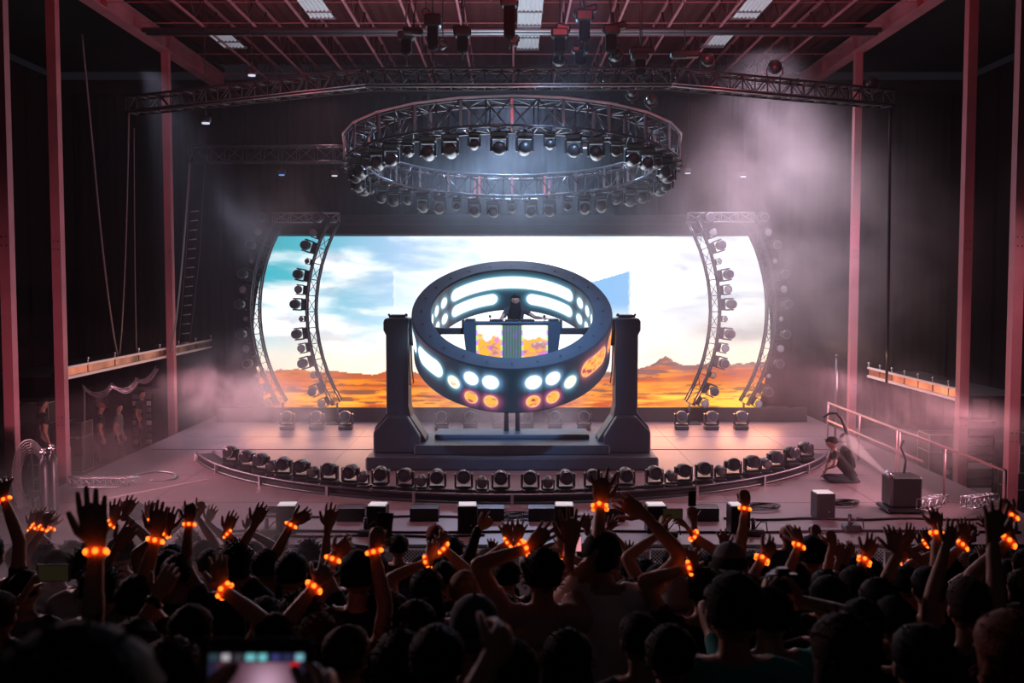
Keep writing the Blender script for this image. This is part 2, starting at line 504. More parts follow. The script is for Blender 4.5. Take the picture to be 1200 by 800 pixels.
# ------------------------------------------------------------------ side balconies
def balcony(s, side, z, ys, panelmat):
    g = empty('side_balcony', (s*COLX, 0, z), label=f'steel side balcony edge on the {side} side with shiny kick panels', cat='balcony')
    x = 0.0; y0, y1 = ys
    for dz, r in ((0, .028), (.2, .022)):
        m = MB(); m.box((s*.12, (y0+y1)/2, dz), (.05, y1-y0, r*2)); m.build('edge_rail', WHITEP, g)
    m = MB(); m.box((s*.8, (y0+y1)/2, .08), (1.2, y1-y0, .06)); m.build('walkway', BLACK, g)
    n = 7; L = (y1-y0)/n
    for i in range(n):
        m = MB(); m.box((s*.14, y0+L*(i+.5), .1), (.02, L-.06, .15)); m.build('kick_panel', panelmat, g)
    for i in range(n+1):
        yy = y0+L*i
        m = MB(); m.cyl((s*.13, yy, .2), (s*.13, yy, .3), .012, n=6); m.ball((s*.13, yy, .31), .03, 8); m.build('rail_post', ALU, g)
    return g
PANM = mat('kick_panel_reflection_tones', (.42, .2, .13), .35, .7, bump=.3, bscale=2, var=.85, vscale=1.3)  # varied orange screen reflections put into the panel colour
balcony(-1, 'left', 1.84, (19.35, 29.3), PANM)
balcony(1, 'right', 1.42, (19.4, 24.7), PANM)
# warm area lights aimed at the kick panels
for s, z in ((-1, 2.0), (1, 1.62)):
    light('kick_panel_light', 'AREA', (s*7.4, 22.5, z+.6), (s*8.6, 22.5, z+.02), 12, (1, .5, .3), 5, .1)

# guard rail at the right edge of the stage
g = empty('guard_rail', (7.2, 0, 0), label='long steel guard rail along the right edge of the stage', cat='railing')
for z in (.95, .55):
    m = MB(); m.cyl((0, 14.8 if z > .6 else 17.8, z), (0, 23.2, z), .024, n=8); m.build('rail', mat('pinkish_painted_pipe', (.5, .32, .32), .4, .3), g)
for y in (14.8, 16.9, 18.9, 19.05, 21.1, 23.2):
    m = MB(); m.cyl((0, y, 0), (0, y, .95), .022, n=8); m.build('rail_upright', mat('pinkish_painted_pipe', (.5, .32, .32)), g)
m = MB(); m.cyl((0, 0, 0), (0, 0, 1.95), .03, n=8); m.ball((0, 0, 1.98), .05, 8); m.box((0, 0, .02), (.4, .4, .04))
tag(m.build('lamp_post', DARKM, loc=(7.5, 23.6, 0)), 'thin metal post standing behind the far end of the guard rail', 'post')

# ------------------------------------------------------------------ video screen
SZ0, SZ1 = .12, 4.98; SY = 29.0
def fbm(x, y, o=5, sx=1.0, sy=1.0, seed=0):
    t = 0; a = .5; f = 1
    for _ in range(o):
        t += a*noise.noise(Vector((x*sx*f+seed, y*sy*f, seed*1.7))); a *= .55; f *= 2.05
    return t
def lerp3(a, b, t):
    t = max(0, min(1, t)); return tuple(p+(q-p)*t for p, q in zip(a, b))
def smooth(a, b, x):
    t = max(0, min(1, (x-a)/(b-a))); return t*t*(3-2*t)
def skyland(x, z):
    """picture shown on the screen: cloudy sky over glowing desert; x in metres, z 0..1"""
    u = x/7.3
    hor = .205+.02*smooth(.3,.6,u)+.05*fbm(x*1.1, 3.1, 5)+.03*max(0, fbm(x*.35, 9, 2)) + (.035*smooth(.35, .75, u)*(1+.6*fbm(x*1.6, 4, 3)) + .02*smooth(-.6, -1, u))
    pk = .07*max(0, 1-abs(x-4.35)/.45) ; hor += pk*.7
    if z < hor:
        d = (hor-z)/hor
        n = 1.3*fbm(x*.3, z*30, 5, seed=2); n2 = fbm(x*1.1, z*60, 4, seed=5)
        c = lerp3((.62, .09, .01), (1.0, .30, .012), .5+2.2*n)
        c = lerp3(c, (1.5, .7, .05), max(0, n2*1.7+.15)*smooth(.2, .9, d)+smooth(.45, .9, u)*smooth(.2, .9, d)*.8)
        c = lerp3(c, (.13, .045, .05), smooth(.12, .3, -n2+.6*n)*.8)
        edge = smooth(.34, .0, d+n2*.35)
        mc = lerp3((.5, .12, .04), (.22, .12, .14), smooth(0, .5, u))
        c = lerp3(c, mc, edge*.85)
        c = lerp3(c, (1.1, .8, .62), smooth(.42, .1, abs(u))*.45*smooth(.75, .1, d))
        return c
    h = (z-hor)/(1-hor)
    top = lerp3((.05, .46, .56), (.42, .6, .85), smooth(-.95, -.3, u)); 
    base = lerp3((.5, .78, .9), (.8, .84, .96), smooth(-.6, .1, u))
    sky = lerp3(base, top, smooth(.1, .8, h)*smooth(.35, -.65, u)+.15)
    sky = lerp3(sky, (.45, .5, .72), smooth(.45, .9, u)*smooth(.6, 1, h)*.7*smooth(1.0, .6, u))
    wx = x+1.2*fbm(x*.3, z*2, 3, seed=17)
    cl = fbm(wx*.24, z*4.6+.25*x*.24, 7, seed=7)
    cm = smooth(-.16, .34, cl+.40*smooth(-.8, .2, u)-.06*h-.02)
    cm = max(cm, .9*smooth(-.05, .3, fbm(wx*.4, z*7, 5, seed=31)+.25-1.6*abs(h-.28))*smooth(-.1, -.5, u))
    white = lerp3((1.12, 1.08, 1.04), (1.25, 1.25, 1.32), h)
    sh = smooth(-.05, .35, fbm(wx*.5, z*9, 6, seed=11))
    white = lerp3(white, (.52, .58, .68), sh*(.4+.4*smooth(.25, .8, abs(u))))
    c = lerp3(sky, white, cm)
    warm = smooth(.35, .0, h)
    c = lerp3(c, (1.3, 1.02, .72), warm*.75)
    c = lerp3(c, (.55, .5, .5), smooth(.1, .25, h)*smooth(.45, .25, h)*smooth(.55, .8, u)*.5*(1+fbm(x, z*8, 3)))
    g = math.exp(-((x+.1)/2.6)**2-((h-.35)/.5)**2)
    c = tuple(v+g*.25 for v in c)
    return c
def screencol(x, z):
    c = skyland(x, z)
    ax = abs(x+.0)
    # two reflected sky boxes standing either side of the ring
    if 2.2 < ax < 3.35 and .5 < z < .8-(.0 if ax > 3.3 else .06*(3.35-ax)):
        if x > 0: c = lerp3((.25, .52, .86), (.62, .8, .95), smooth(.62, .52, z)) 
        else: c = lerp3(c, (1.2, 1.25, 1.3), .3)
        if ax > 3.3: c = lerp3(c, (.9, .97, 1.0), .5)
    return c
def emis_attr(name, strength, base=.02):
    m_ = bpy.data.materials.new(name); m_.use_nodes = True; nt = m_.node_tree; b = nt.nodes['Principled BSDF']
    at = nt.nodes.new('ShaderNodeAttribute'); at.attribute_name = 'picture'
    b.inputs['Base Color'].default_value = (base, base, base, 1); b.inputs['Roughness'].default_value = .45
    nt.links.new(at.outputs['Color'], b.inputs['Emission Color']); b.inputs['Emission Strength'].default_value = strength
    return m_
def setcol(me, cols):
    a = me.color_attributes.new('picture', 'FLOAT_COLOR', 'POINT')
    arr = np.ones((len(me.vertices), 4), np.float32); arr[:, :3] = cols
    a.data.foreach_set('color', arr.ravel())
def edge(zr):
    """half width of the picture: bulging sides"""
    t = abs(zr-.42)/.58
    return 7.32-.62*t*t
g = empty('video_screen', (0, SY, SZ0), label='huge curved-sided LED screen showing clouds over an orange desert', cat='screen')
nx, nz = 440, 150
vs_ = []; cols = []
for j in range(nz+1):
    z = j/nz; e = edge(z)
    for i in range(nx+1):
        x = -e+2*e*i/nx
        vs_.append((x, 0, z*(SZ1-SZ0))); cols.append(tuple(max(0, c) for c in screencol(x, z)))
fs_ = [(j*(nx+1)+i, j*(nx+1)+i+1, (j+1)*(nx+1)+i+1, (j+1)*(nx+1)+i) for j in range(nz) for i in range(nx)]
o = MB().add(vs_, fs_).build('display', emis_attr('screen_picture', 1.15), g); setcol(o.data, cols)
m = MB(); m.prism([(-edge(j/20), j/20*(SZ1-SZ0)) for j in range(21)]+[(edge(j/20), j/20*(SZ1-SZ0)) for j in range(20, -1, -1)], .02, .14)
m.build('cabinet_back', BLACK, g)
m = MB(); m.box((0, 28.85, 5.28), (13.9, .5, .56), b=.02); m.box((0, 28.58, 5.03), (13.9, .02, .03), mi=1); m.box((0, 28.58, 5.3), (13.9, .02, .02), mi=1)
tag(m.build('screen_header', [mat('header_cloth', (.03, .035, .04), .8), DARKM]), 'long black header above the video screen', 'header')

# ------------------------------------------------------------------ gimbal: plinth, pillars, ring
GY = 21.0
g = empty('stage_plinth', (0, GY, 0), label='dark stepped plinth under the two ring pillars', cat='plinth')
m = MB(); m.box((0, 0, .13), (5.75, 2.2, .26), b=.03); m.build('lower_step', PLY, g)
m = MB(); m.box((0, .05, .355), (3.9, 1.7, .19), b=.02); m.build('upper_step', PLY, g)
m = MB(); m.box((0, .45, .5), (3.2, .9, .1), b=.02); m.build('top_step', PLY, g)
m = MB()
for z, wd, y in ((.262, 5.7, -1.09), (.452, 3.86, -.79)): m.box((0, y, z), (wd, .02, .012))
m.build('edge_strip', mat('edge_aluminium', (.35, .38, .42), .4, .8), g)
def pillar(s, side):
    g = empty('ring_pillar', (0, GY, 0), label=f'dark angular pillar holding the {side} side of the ring', cat='pillar', group='ring pillars')
    X = lambda v: s*v
    prof = [(2.09, 2.96), (2.56, 2.96), (2.6, 2.9), (2.6, 2.72), (2.55, 2.62), (2.55, 1.05), (2.78, .76), (2.82, .62), (2.82, .26), (1.75, .26), (1.75, .5), (2.05, .95), (2.1, 1.2)]
    if s < 0: prof = [(-x, z) for x, z in prof][::-1]
    m = MB(); m.prism(prof, -.34, .34)
    o = m.build('pillar_body', PLY, g)
    bm_ = o.modifiers.new('bevel', 'BEVEL'); bm_.width = .02; bm_.segments = 2; bm_.limit_method = 'ANGLE'
    # flared foot front
    m = MB(); m.prism([(X(a), b) for a, b in ([(2.1, 1.0), (2.5, 1.0), (2.78, .7), (2.78, .27), (1.85, .27), (1.85, .6)][::s])], -.62, -.34)
    o = m.build('foot_fairing', PLY, g); bm_ = o.modifiers.new('bevel', 'BEVEL'); bm_.width = .03; bm_.segments = 2
    m = MB(); m.box((X(2.33), 0, 3.0), (.34, .5, .05), b=.01); m.ball((X(2.15), -.2, 3.03), .03, 8); m.ball((X(2.5), -.2, 3.03), .025, 8)
    m.build('pillar_cap', DARKM, g)
    m = MB(); m.cyl((X(2.12), 0, 2.67), (X(2.0), 0, 2.67), .2, n=20); m.cyl((X(2.04), 0, 2.67), (X(1.5), 0, 2.67), .1, n=16)
    m.build('pivot_hub', DARKM, g)
    m = MB(); m.tube([(X(2.05), -.2, 2.4), (X(2.03), -.24, 1.9), (X(2.0), -.26, 1.65), (X(2.07), -.3, 1.6), (X(2.09), -.3, 2.3)], .012, 6)
    m.build('power_cable', mat('red_cable', (.3, .04, .04), .5), g)
pillar(-1, 'left'); pillar(1, 'right')

TILT = R(31)
g = empty('led_ring', (0, GY, 2.67), (TILT, 0, 0), label='giant tilted LED ring with glowing ovals, mounted between two pillars', cat='ring')
RO, RI, RH = 2.03, 1.64, .495
n = 96
m = MB(); m.lathe([(RI, RH), (RI+.02, RH+.03), (RO-.02, RH+.03), (RO, RH)], n, smooth=False); m.lathe([(RO, -RH), (RO-.02, -RH-.03), (RI+.02, -RH-.03), (RI, -RH)], n, smooth=False)
RIMM = mat('ring_rim', (.04, .075, .11), .6, 0, var=.1, spec=.25)
m.build('rim', RIMM, g)
def pill(a, h, a0, a1, hc, hw, soft=.02, R_=2.03):
    """a in degrees; rounded bar between a0..a1 at height hc, half width hw (m)"""
    k = math.pi/180*R_
    lo, hi = a0*k+hw, a1*k-hw
    if lo > hi: lo = hi = (lo+hi)/2
    x = a*k; dx = max(lo-x, 0, x-hi); d = math.hypot(dx, h-hc)-hw
    return d
def ringpic(side, a, h):
    """a: degrees from the front (-180..180), positive to the right"""
    base = (.006, .026, .048); 
    aa = abs(a); d = 9; warm = 0
    if side == 'in':
        # far half seen from the audience: long bars; near the sides round lamps
        b = 180-aa
        cand = [(pill(b, h, -52 if True else 0, 52, .2, .15, R_=1.64), 0), (pill(b, h, 11, 52, -.2, .14, R_=1.64), 0)]
        for c in (61, 73, 85): cand += [(pill(b, h, c-1, c+1, .2, .12, R_=1.64), 0), (pill(b, h, c-1, c+1, -.2, .12, R_=1.64), 0)]
    else:
        cand = []
        cand.append((pill(aa, h, 41, 66, .1, .2) , .0 if a < 0 else 1.0))
        cand.append((pill(aa, h, 69, 90, .1, .2), .0 if a < 0 else 1.0))
        cand.append((pill(aa, h, 32.5, 34.5, -.02, .15), .45))
        cand += [(pill(aa, h, 21, 24, .2, .155), 0), (pill(aa, h, 10, 13, .19, .165), 0)]
        cand += [(pill(aa, h, 21.5, 24, -.25, .145), 1), (pill(aa, h, 10.5, 12.5, -.26, .145), 1)]
        for c in (110, 130, 150, 170): cand.append((pill(aa, h, c-4, c+4, 0, .15), .3))
    d, warm = min(cand)
    glow = math.exp(-max(0, d)/.05)*.55
    c = tuple(b_+glow*g_ for b_, g_ in zip(base, (.25, .75, 1.0)))
    if warm > .5: c = tuple(b_+glow*g_*.8 for b_, g_ in zip(base, (1.0, .22, .25)))
    if d < .012:
        t = smooth(.012, -.03, d)
        nn = fbm(a*.22, h*13, 3, seed=3)
        core = (1.6, 1.7, 1.75)
        if warm >= 1: core = lerp3((1.5, .55, .08), (.45, .06, .1), smooth(-.05, .25, nn)); core = lerp3((1.4, .9, .5), core, smooth(0, -.045, d))
        elif warm > 0: core = lerp3((1.5, 1.25, .95), (1.2, .5, .3), smooth(.05, .35, nn)*smooth(-.02, -.09, d))
        c = lerp3(c, core, t)
    elif aa < 30 and side == 'out':
        c = tuple(v+k_*glow for v, k_ in zip(c, (.12*(1+math.sin(a*2.1)), .0, .25*(1+math.cos(a*1.3)))))
    return c
nh = 44; na = 900
for side, RR in (('in', RI), ('out', RO)):
    vs_ = []; cols = []
    for i in range(na):
        a = -180+360*i/na
        for j in range(nh+1):
            h = -RH+2*RH*j/nh
            vs_.append((RR*math.sin(R(a)), -RR*math.cos(R(a)), h)); cols.append(ringpic(side, a, h*1.0))
    fs_ = []
    for i in range(na):
        i2 = (i+1) % na
        for j in range(nh):
            q = (i*(nh+1)+j, i2*(nh+1)+j, i2*(nh+1)+j+1, i*(nh+1)+j+1)
            fs_.append(q if side == 'out' else q[::-1])
    o = MB().add(vs_, fs_, 0, True).build('inner_display' if side == 'in' else 'outer_display', emis_attr(side+'_ring_picture', 1.0), g)
    setcol(o.data, cols)
m = MB()
for k in range(24):
    a = 2*math.pi*k/24; m.cyl(((RI+RO)/2*math.cos(a), (RI+RO)/2*math.sin(a), RH+.025), ((RI+RO)/2*math.cos(a), (RI+RO)/2*math.sin(a), RH+.04), .02, n=8)
m.build('rim_bolt', DARKM, g)
m = MB()
for s in (-1, 1): m.box((s*RO, 0, 0), (.12, .42, .42), b=.02)
m.build('pivot_plate', DARKM, g)

# booth inside the ring
g = empty('dj_booth', (0, GY, 2.78), label='booth with two bright orange and white screens inside the ring', cat='booth')
m = MB()
m.box((0, 0, .08), (1.5, .55, .05), b=.01); m.build('table_top', RIMM, g)
for s in (-1, 1):
    m = MB(); m.prism([(s*.74, .12), (s*.98, .12), (s*.98, -.1), (s*.88, -.95), (s*.74, -.95)][::s], -.3, .25)
    o = m.build('side_tower', PLY, g)
    m = MB(); m.box((s*.85, -.05, .14), (.2, .4, .05), b=.01); m.build('tower_cap', DARKM, g)
    m = MB(); m.box((s*1.27, 0, -.09), (.62, .13, .13), b=.02); m.box((s*1.0, -.0, 0), (.05, .26, .3)); m.build('mounting_arm', DARKM, g)
m = MB(); m.box((0, -.2, -.42), (1.5, .06, .98)); m.build('front_frame', BLACK, g)
for s in (-1, 1):
    nx, nz = 40, 60; vs_ = []; cols = []
    for j in range(nz+1):
        for i in range(nx+1):
            u, v = i/nx, j/nz
            vs_.append((s*.46-.27+.54*u, -.245, -.88+.92*v))
            nn = fbm(u*2.2+s*7, v*7, 4, seed=9); sk = smooth(.66, .76, v+nn*.3)
            c = lerp3(lerp3((1.3, .5, .02), (.5, .22, .25), smooth(-.05, .25, nn)), (1.3, 1.25, 1.3), sk)
            c = lerp3(c, (.75, .1, 1.0), smooth(.12, .3, fbm(u*4, v*6+s, 3, seed=15))*.7*(1-sk))
            e = min(u, 1-u)*.54; c = lerp3((.55, .25, 1.1) if int(v*9) % 2 else (.5, .95, .25), c, smooth(.0, .07, e))
            cols.append(tuple(max(0, k) for k in c))
    fs_ = [(j*(nx+1)+i, j*(nx+1)+i+1, (j+1)*(nx+1)+i+1, (j+1)*(nx+1)+i) for j in range(nz) for i in range(nx)]
    o = MB().add(vs_, fs_).build('booth_screen', emis_attr('booth_picture', 1.1), g); setcol(o.data, cols)
nx, nz = 24, 40; vs_ = []; cols = []
for j in range(nz+1):
    for i in range(nx+1):
        u, v = i/nx, j/nz; vs_.append((-.185+.37*u, -.245, -.88+.92*v))
        c = lerp3((.12, .22, .25), (.32, .1, .75), smooth(.1, .3, fbm(u*5, v*9, 3, seed=21)))
        cols.append(lerp3(c, (.06, .12, .1), .5+.5*math.sin(u*40)))
fs_ = [(j*(nx+1)+i, j*(nx+1)+i+1, (j+1)*(nx+1)+i+1, (j+1)*(nx+1)+i) for j in range(nz) for i in range(nx)]
o = MB().add(vs_, fs_).build('centre_panel', emis_attr('centre_picture', .9), g); setcol(o.data, cols)
# small kit on the booth top
for i, (x, lab) in enumerate(((-.45, 'small black gooseneck lamp at the left of the booth top'), (-.14, 'small black microphone standing left of the performer'), (.66, 'small black knob stand at the right end of the booth top'))):
    m = MB(); m.cyl((0, 0, 0), (0, 0, .09), .008, n=6); m.ball((0, 0, .11), .03, 8); m.cyl((0, 0, 0), (0, 0, .012), .03, n=10)
    tag(m.build('booth_lamp' if i != 1 else 'microphone', PLASTIC, loc=(x, GY-.1, 2.885)), lab, 'lamp' if i != 1 else 'microphone')
for x, lab in ((-.32, 'black media player at the left of the booth top'), (.0, 'black mixer in the middle of the booth top'), (.32, 'black media player at the right of the booth top')):
    h = empty('dj_player' if x else 'mixer', (x, GY+.05, 2.885), label=lab, cat='player' if x else 'mixer')
    m = MB(); m.box((0, 0, .02), (.28, .32, .04), b=.008); m.build('housing', PLASTIC, h)
    m = MB(); m.cyl((0, 0, .04), (0, 0, .05), .09 if x else .03, n=20); m.build('jog_wheel' if x else 'knob', DARKM, h)
# platform the performer stands on
g = empty('performer_platform', (0, 21.75, 0), label='small raised platform on posts behind the booth', cat='platform')
m = MB(); m.box((0, 0, 1.62), (1.5, .7, .08), b=.01); m.build('deck', BLACK, g)
for x in (-.12, .12):
    for y in (-.2, .2):
        m = MB(); m.cyl((x, y, .0), (x, y, 1.6), .05, n=10); m.build('post', DARKM, g)

# ------------------------------------------------------------------ fixtures
def moving_head(big=True):
    """local origin at the foot, z up, lens facing -y when upright"""
    k = 1.0 if big else .72
    root = empty('moving_head' if big else 'wash_light')
    m = MB(); m.box((0, 0, .05*k), (.3*k, .24*k, .1*k), b=.02); m.build('base', PLASTIC, root)
    m = MB()
    m.box((0, 0, .115*k), (.29*k, .12*k, .035*k), b=.01)
    for s in (-1, 1): m.box((s*.145*k, 0, .23*k), (.035*k, .12*k, .25*k), b=.012)
    m.build('yoke', PLASTIC, root)
    M = Matrix.Translation((0, 0, .29*k)) @ Matrix.Rotation(R(90), 4, 'X')
    m = MB()
    pr = [(0, -.15), (.08, -.15), (.115, -.11), (.125, -.03), (.125, .06), (.118, .13), (.098, .135)]
    m.lathe([(r*k, z*k) for r, z in pr], 18, M)
    hd = m.build('head', PLASTIC, root)
    m = MB(); m.lathe([(.1*k, .128*k), (.06*k, .137*k), (0, .14*k)], 18, M); m.build('lens', LENS if big else LENSW, hd)
    m = MB(); m.lathe([(.1*k, .12*k), (.112*k, .14*k), (.118*k, .13*k)], 18, M)
    m.build('lens_ring', mat('lens_ring', (.35, .36, .4), .3, .6), hd)
    return root
PB = moving_head(True); PS = moving_head(False)
used = {True: False, False: False}
def put_head(big, loc, rot, label, group, aim=0.0, cat='stage light', scale=1.0):
    src = PB if big else PS
    if not used[big]: used[big] = True; o = src
    else: o = copy_tree(src)
    o.location = loc; o.rotation_euler = rot; o.scale = (scale,)*3
    tag(o, label, cat, group)
    if aim:
        for c in (c for c in bpy.data.objects if c.parent == o and c.name.startswith('head')):
            k = .29*(1 if big else .72)
            c.location = (0, k*math.sin(aim)*1.0, k-k*math.cos(aim)); c.rotation_euler = (aim, 0, 0)
    return o

# curved floor track with its row of lamps
g = empty('floor_track', (0, 24, 0), label='long curved low truss track carrying lamps across the front of the stage', cat='track')
TR = 7.0
arc = [Vector((TR*math.sin(a), -TR*math.cos(a), 0)) for a in np.linspace(-R(66), R(66), 61)]
for dr, z, r_ in ((-.17, .16, .03), (.17, .16, .03), (.17, .03, .025), (-.17, .03, .025)):
    m = MB(); m.tube([(p.x*(TR+dr)/TR, p.y*(TR+dr)/TR, z) for p in arc], r_, 6); m.build('track_chord', TRUSSM, g)
m = MB()
vs_ = []
for p in arc:
    for dr, z in ((.14, .02), (.14, .13)): vs_.append((p.x*(TR+dr)/TR, p.y*(TR+dr)/TR, z))
m.add(vs_, [(2*i, 2*i+2, 2*i+3, 2*i+1) for i in range(60)], 0, True)
vs_ = []
for p in arc:
    for dr in (-.15, .15): vs_.append((p.x*(TR+dr)/TR, p.y*(TR+dr)/TR, .135))
m.add(vs_, [(2*i, 2*i+1, 2*i+3, 2*i+2) for i in range(60)], 0, True)
m.build('track_skin', BLACK, g)
jm = MB().box((0, 0, 0), (.05, .05, .17)).mesh('track_joint', ALU)
for p in arc[::6]:
    o = bpy.data.objects.new('track_joint', jm); COL.objects.link(o); o.parent = g
    o.location = (p.x*1.028, p.y*1.028, .085); o.rotation_euler = (0, 0, math.atan2(p.y, p.x))
def on_arc(px):
    best = min((abs(600+FPX*(TR*math.sin(a))/(24-TR*math.cos(a))-px), a) for a in np.linspace(-R(64), R(64), 1200))
    return best[1]
fl_px = [(268, 1), (287, 1), (304, 1), (316, 0), (330, 1), (351, 1), (365, 0), (384, 1), (409, 1), (424, 0), (445, 1), (474, 1), (493, 0), (511, 1), (543, 1), (565, 0),
         (587, 1), (622, 1), (643, 0), (664, 1), (696, 1), (716, 0), (735, 1), (768, 1), (788, 0), (803, 1), (827, 1), (846, 0), (861, 1), (884, 1), (900, 0), (911, 1), (930, 1), (947, 1)]
for i, (px, big) in enumerate(fl_px):
    a = on_arc(px)
    x, y = TR*math.sin(a), 24-TR*math.cos(a)
    put_head(bool(big), (x, y, .15), (0, 0, a*.25+random.uniform(-.12, .12)), f'{nth(i)} lamp from the left on the curved floor track, {"tall moving head" if big else "small round wash light"}',
             'lamps on the curved floor track', aim=random.uniform(-.15, .1) if big else .25, scale=.96)
# row at the foot of the screen
bk = [-265, -230, -196, -83, -49, -15, 17, 51, 85, 200, 235, 270]
for i, dx in enumerate(bk):
    put_head(True, (dx/FPX*25.5, 25.5, 0), (0, 0, random.uniform(-.1, .1)), f'{nth(i)} moving head from the left in the row below the video screen', 'lamps below the video screen', scale=1.15)

# flown circular truss
g = empty('ring_truss', (0, 22, 6.35), (R(6.2), 0, 0), label='large flown circular truss hung with lamps above the ring', cat='truss')
RT = 3.3
g.rotation_euler = (-R(6.2), 0, 0)
NP = 24
circ = [Vector((RT*math.sin(2*math.pi*k/NP), -RT*math.cos(2*math.pi*k/NP), 0)) for k in range(NP+1)]
ch, br, _ = truss_mb(circ, .5, .5, .44, .028, .014)
ch.build('truss_chord', TRUSSM, g)
o = br.build('truss_bracing', TRUSSM, g); o['kind'] = 'stuff'
jm = MB().box((0, 0, 0), (.03, .05, .52)).mesh('section_joint', ALU)
for k in range(NP):
    p = circ[k]; d = p.normalized()
    for rr in (RT-.25, RT+.25):
        o = bpy.data.objects.new('section_joint', jm); COL.objects.link(o); o.parent = g
        o.location = (d.x*rr, d.y*rr, 0); o.rotation_euler = (0, 0, math.atan2(d.y, d.x))
m = MB()
for k in range(NP):
    a, b = circ[k]*((RT+.27)/RT), circ[k+1]*((RT+.27)/RT)
    c = (a+b)/2; t = (b-a).normalized(); q = Matrix.Rotation(math.atan2(t.y, t.x), 3, 'Z')
    m.box((c.x, c.y, .27), ((b-a).length, .05, .04), q)
m.build('edge_batten', mat('pale_edge_batten', (.8, .78, .86), .4, .2), g)
Mr = Matrix.Translation((0, 22, 6.35)) @ Matrix.Rotation(-R(6.2), 4, 'X')
NF = 45
cnt = {'near': 0, 'far': 0}
fx = []
for k in range(NF):
    a = 2*math.pi*(k+.5)/NF
    fx.append((a, k % 3 != 1))
def ringlabel(a):
    return 'near' if math.cos(a) > 0 else 'far'
fx.sort(key=lambda t: math.sin(t[0]))
CLAMP = MB().box((0, 0, -.012), (.05, .6, .024)).box((0, -.25, -.03), (.06, .06, .06), b=.01).box((0, .25, -.03), (.06, .06, .06), b=.01).mesh('clamp_bar', DARKM)
for a, big in fx:
    sd = ringlabel(a); i = cnt[sd]; cnt[sd] += 1
    loc = Mr @ Vector((RT*math.sin(a), -RT*math.cos(a), -.305)); rz = random.uniform(-.2, .2)
    o = put_head(big, loc, (math.pi, 0, rz), f'{nth(i)} lamp from the left under the {sd} side of the circular truss', 'lamps under the circular truss', aim=random.uniform(-.25, .1), scale=1.0)
    c = bpy.data.objects.new('clamp_bar', CLAMP); COL.objects.link(c); c.parent = o; c.rotation_euler = (0, 0, rz-a)
# clamps that hold the lamps, small battens
# side arches with their lamps
def arch(s, px_top, px_mid, D, side, which, n0):
    """curved truss bulging outwards; s = -1 left, +1 right"""
    def X(px): return (px-600)/FPX*D
    z0, z1 = P(0, 472, D).z, P(0, 257, D).z
    xt = X(px_top); xm = X(px_mid)
    zc = (z0+z1)/2; hh = (z1-z0)/2; sg = abs(xm-xt); Rr = (hh*hh+sg*sg)/(2*sg)
    cx = xm-s*Rr; am = math.asin(hh/Rr)
    pts = [Vector((cx+s*Rr*math.cos(a), D, zc+Rr*math.sin(a))) for a in np.linspace(-am, am, 15)]
    g = empty('arch_truss', (pts[0].x, D, 0), label=f'{which} curved upright truss at the {side} side of the screen', cat='truss', group='curved side trusses')
    O = Vector((pts[0].x, D, 0))
    ch, br, rp = truss_mb([p-O for p in pts], .24, .22, .42, .026, .009, up=Vector((0, 1, 0)))
    ch.build('truss_chord', TRUSSM, g); o = br.build('truss_bracing', TRUSSM, g); o['kind'] = 'stuff'
    m = MB()
    b = pts[0]-O
    m.cyl((b.x, 0, .04), (b.x, 0, b.z), .03, n=8); m.box((b.x, 0, .02), (.5, .6, .04)); m.build('ground_support', DARKM, g)
    kinds = [2, 1, 2, 0, 2, 1, 2, 0, 2, 1, 2, 0, 2, 1][:14]
    for i, kd in enumerate(kinds):
        a = am*.93-(2*am*.93)*i/13
        c = Vector((cx+s*(Rr+.13)*math.cos(a), D, zc+(Rr+.13)*math.sin(a)))
        # mounted outward: local z points away from the arc centre
        ang = s*(math.pi/2-(a if s > 0 else a))
        rot = (0, s*(math.pi/2-a), 0)
        big = kd != 1 and kd != 0
        put_head(big, c, rot, f'{nth(i)} lamp from the top on the {which} curved truss {side} of the screen', f'lamps on the curved side trusses', scale=[.7, 1.15, 1.0][kd])
for s, side in ((-1, 'left'), (1, 'right')):
    f = (lambda v: v) if s < 0 else (lambda v: 1203-v)
    arch(s, f(394), f(365), 26.6, side, 'inner', 0)
    arch(s, f(330), f(299), 28.0, side, 'outer', 0)
    xa, xb = (f(322)-600)/FPX*27.2, (f(398)-600)/FPX*27.2
    g = empty('truss_header', ((xa+xb)/2, 27.2, P(0, 257, 27.2).z+.05), label=f'short horizontal truss joining the tops of the {side} curved trusses', cat='truss', group='curved side truss headers')
    hw = abs(xb-xa)/2
    ch, br, _ = truss_mb([(-hw, 0, 0), (hw, 0, 0)], .26, .24, .42, .02, .012)
    ch.build('truss_chord', ALUD, g); o = br.build('truss_bracing', ALUD, g); o['kind'] = 'stuff'

# wide front truss, three straight sections
g = empty('front_truss', (0, 18, 7.3), label='long black lighting truss across the whole stage below the roof', cat='truss')
path = [P(155, 124, 20.6), P(430, 93, 18.1), P(785, 92, 18.1), P(1040, 116, 20.6)]
O = Vector((0, 18, 7.3))
for a, b in zip(path, path[1:]):
    ch, br, _ = truss_mb([a-O, b-O], .34, .3, .3, .024, .012)
    ch.build('truss_chord', mat('truss_black', (.03, .03, .036), .5, .3), g); o = br.build('truss_bracing', mat('truss_black', (.03, .03, .036)), g); o['kind'] = 'stuff'
    m = MB(); L = (b-a).length; d = (b-a).normalized(); N = int(L/.29)
    for k in range(N):
        p = a-O+d*(L*(k+.5)/N); q = d.to_track_quat('X', 'Z').to_matrix()
        m.box(p+Vector((0, -.17, -.15)), (.05, .02, .05), q)
    m.cyl(a-O+Vector((0, -.2, -.17)), b-O+Vector((0, -.2, -.17)), .012, n=6); m.cyl(a-O+Vector((0, -.2, -.12)), b-O+Vector((0, -.2, -.12)), .01, n=6)
    m.build('cable_ladder', ALU, g)
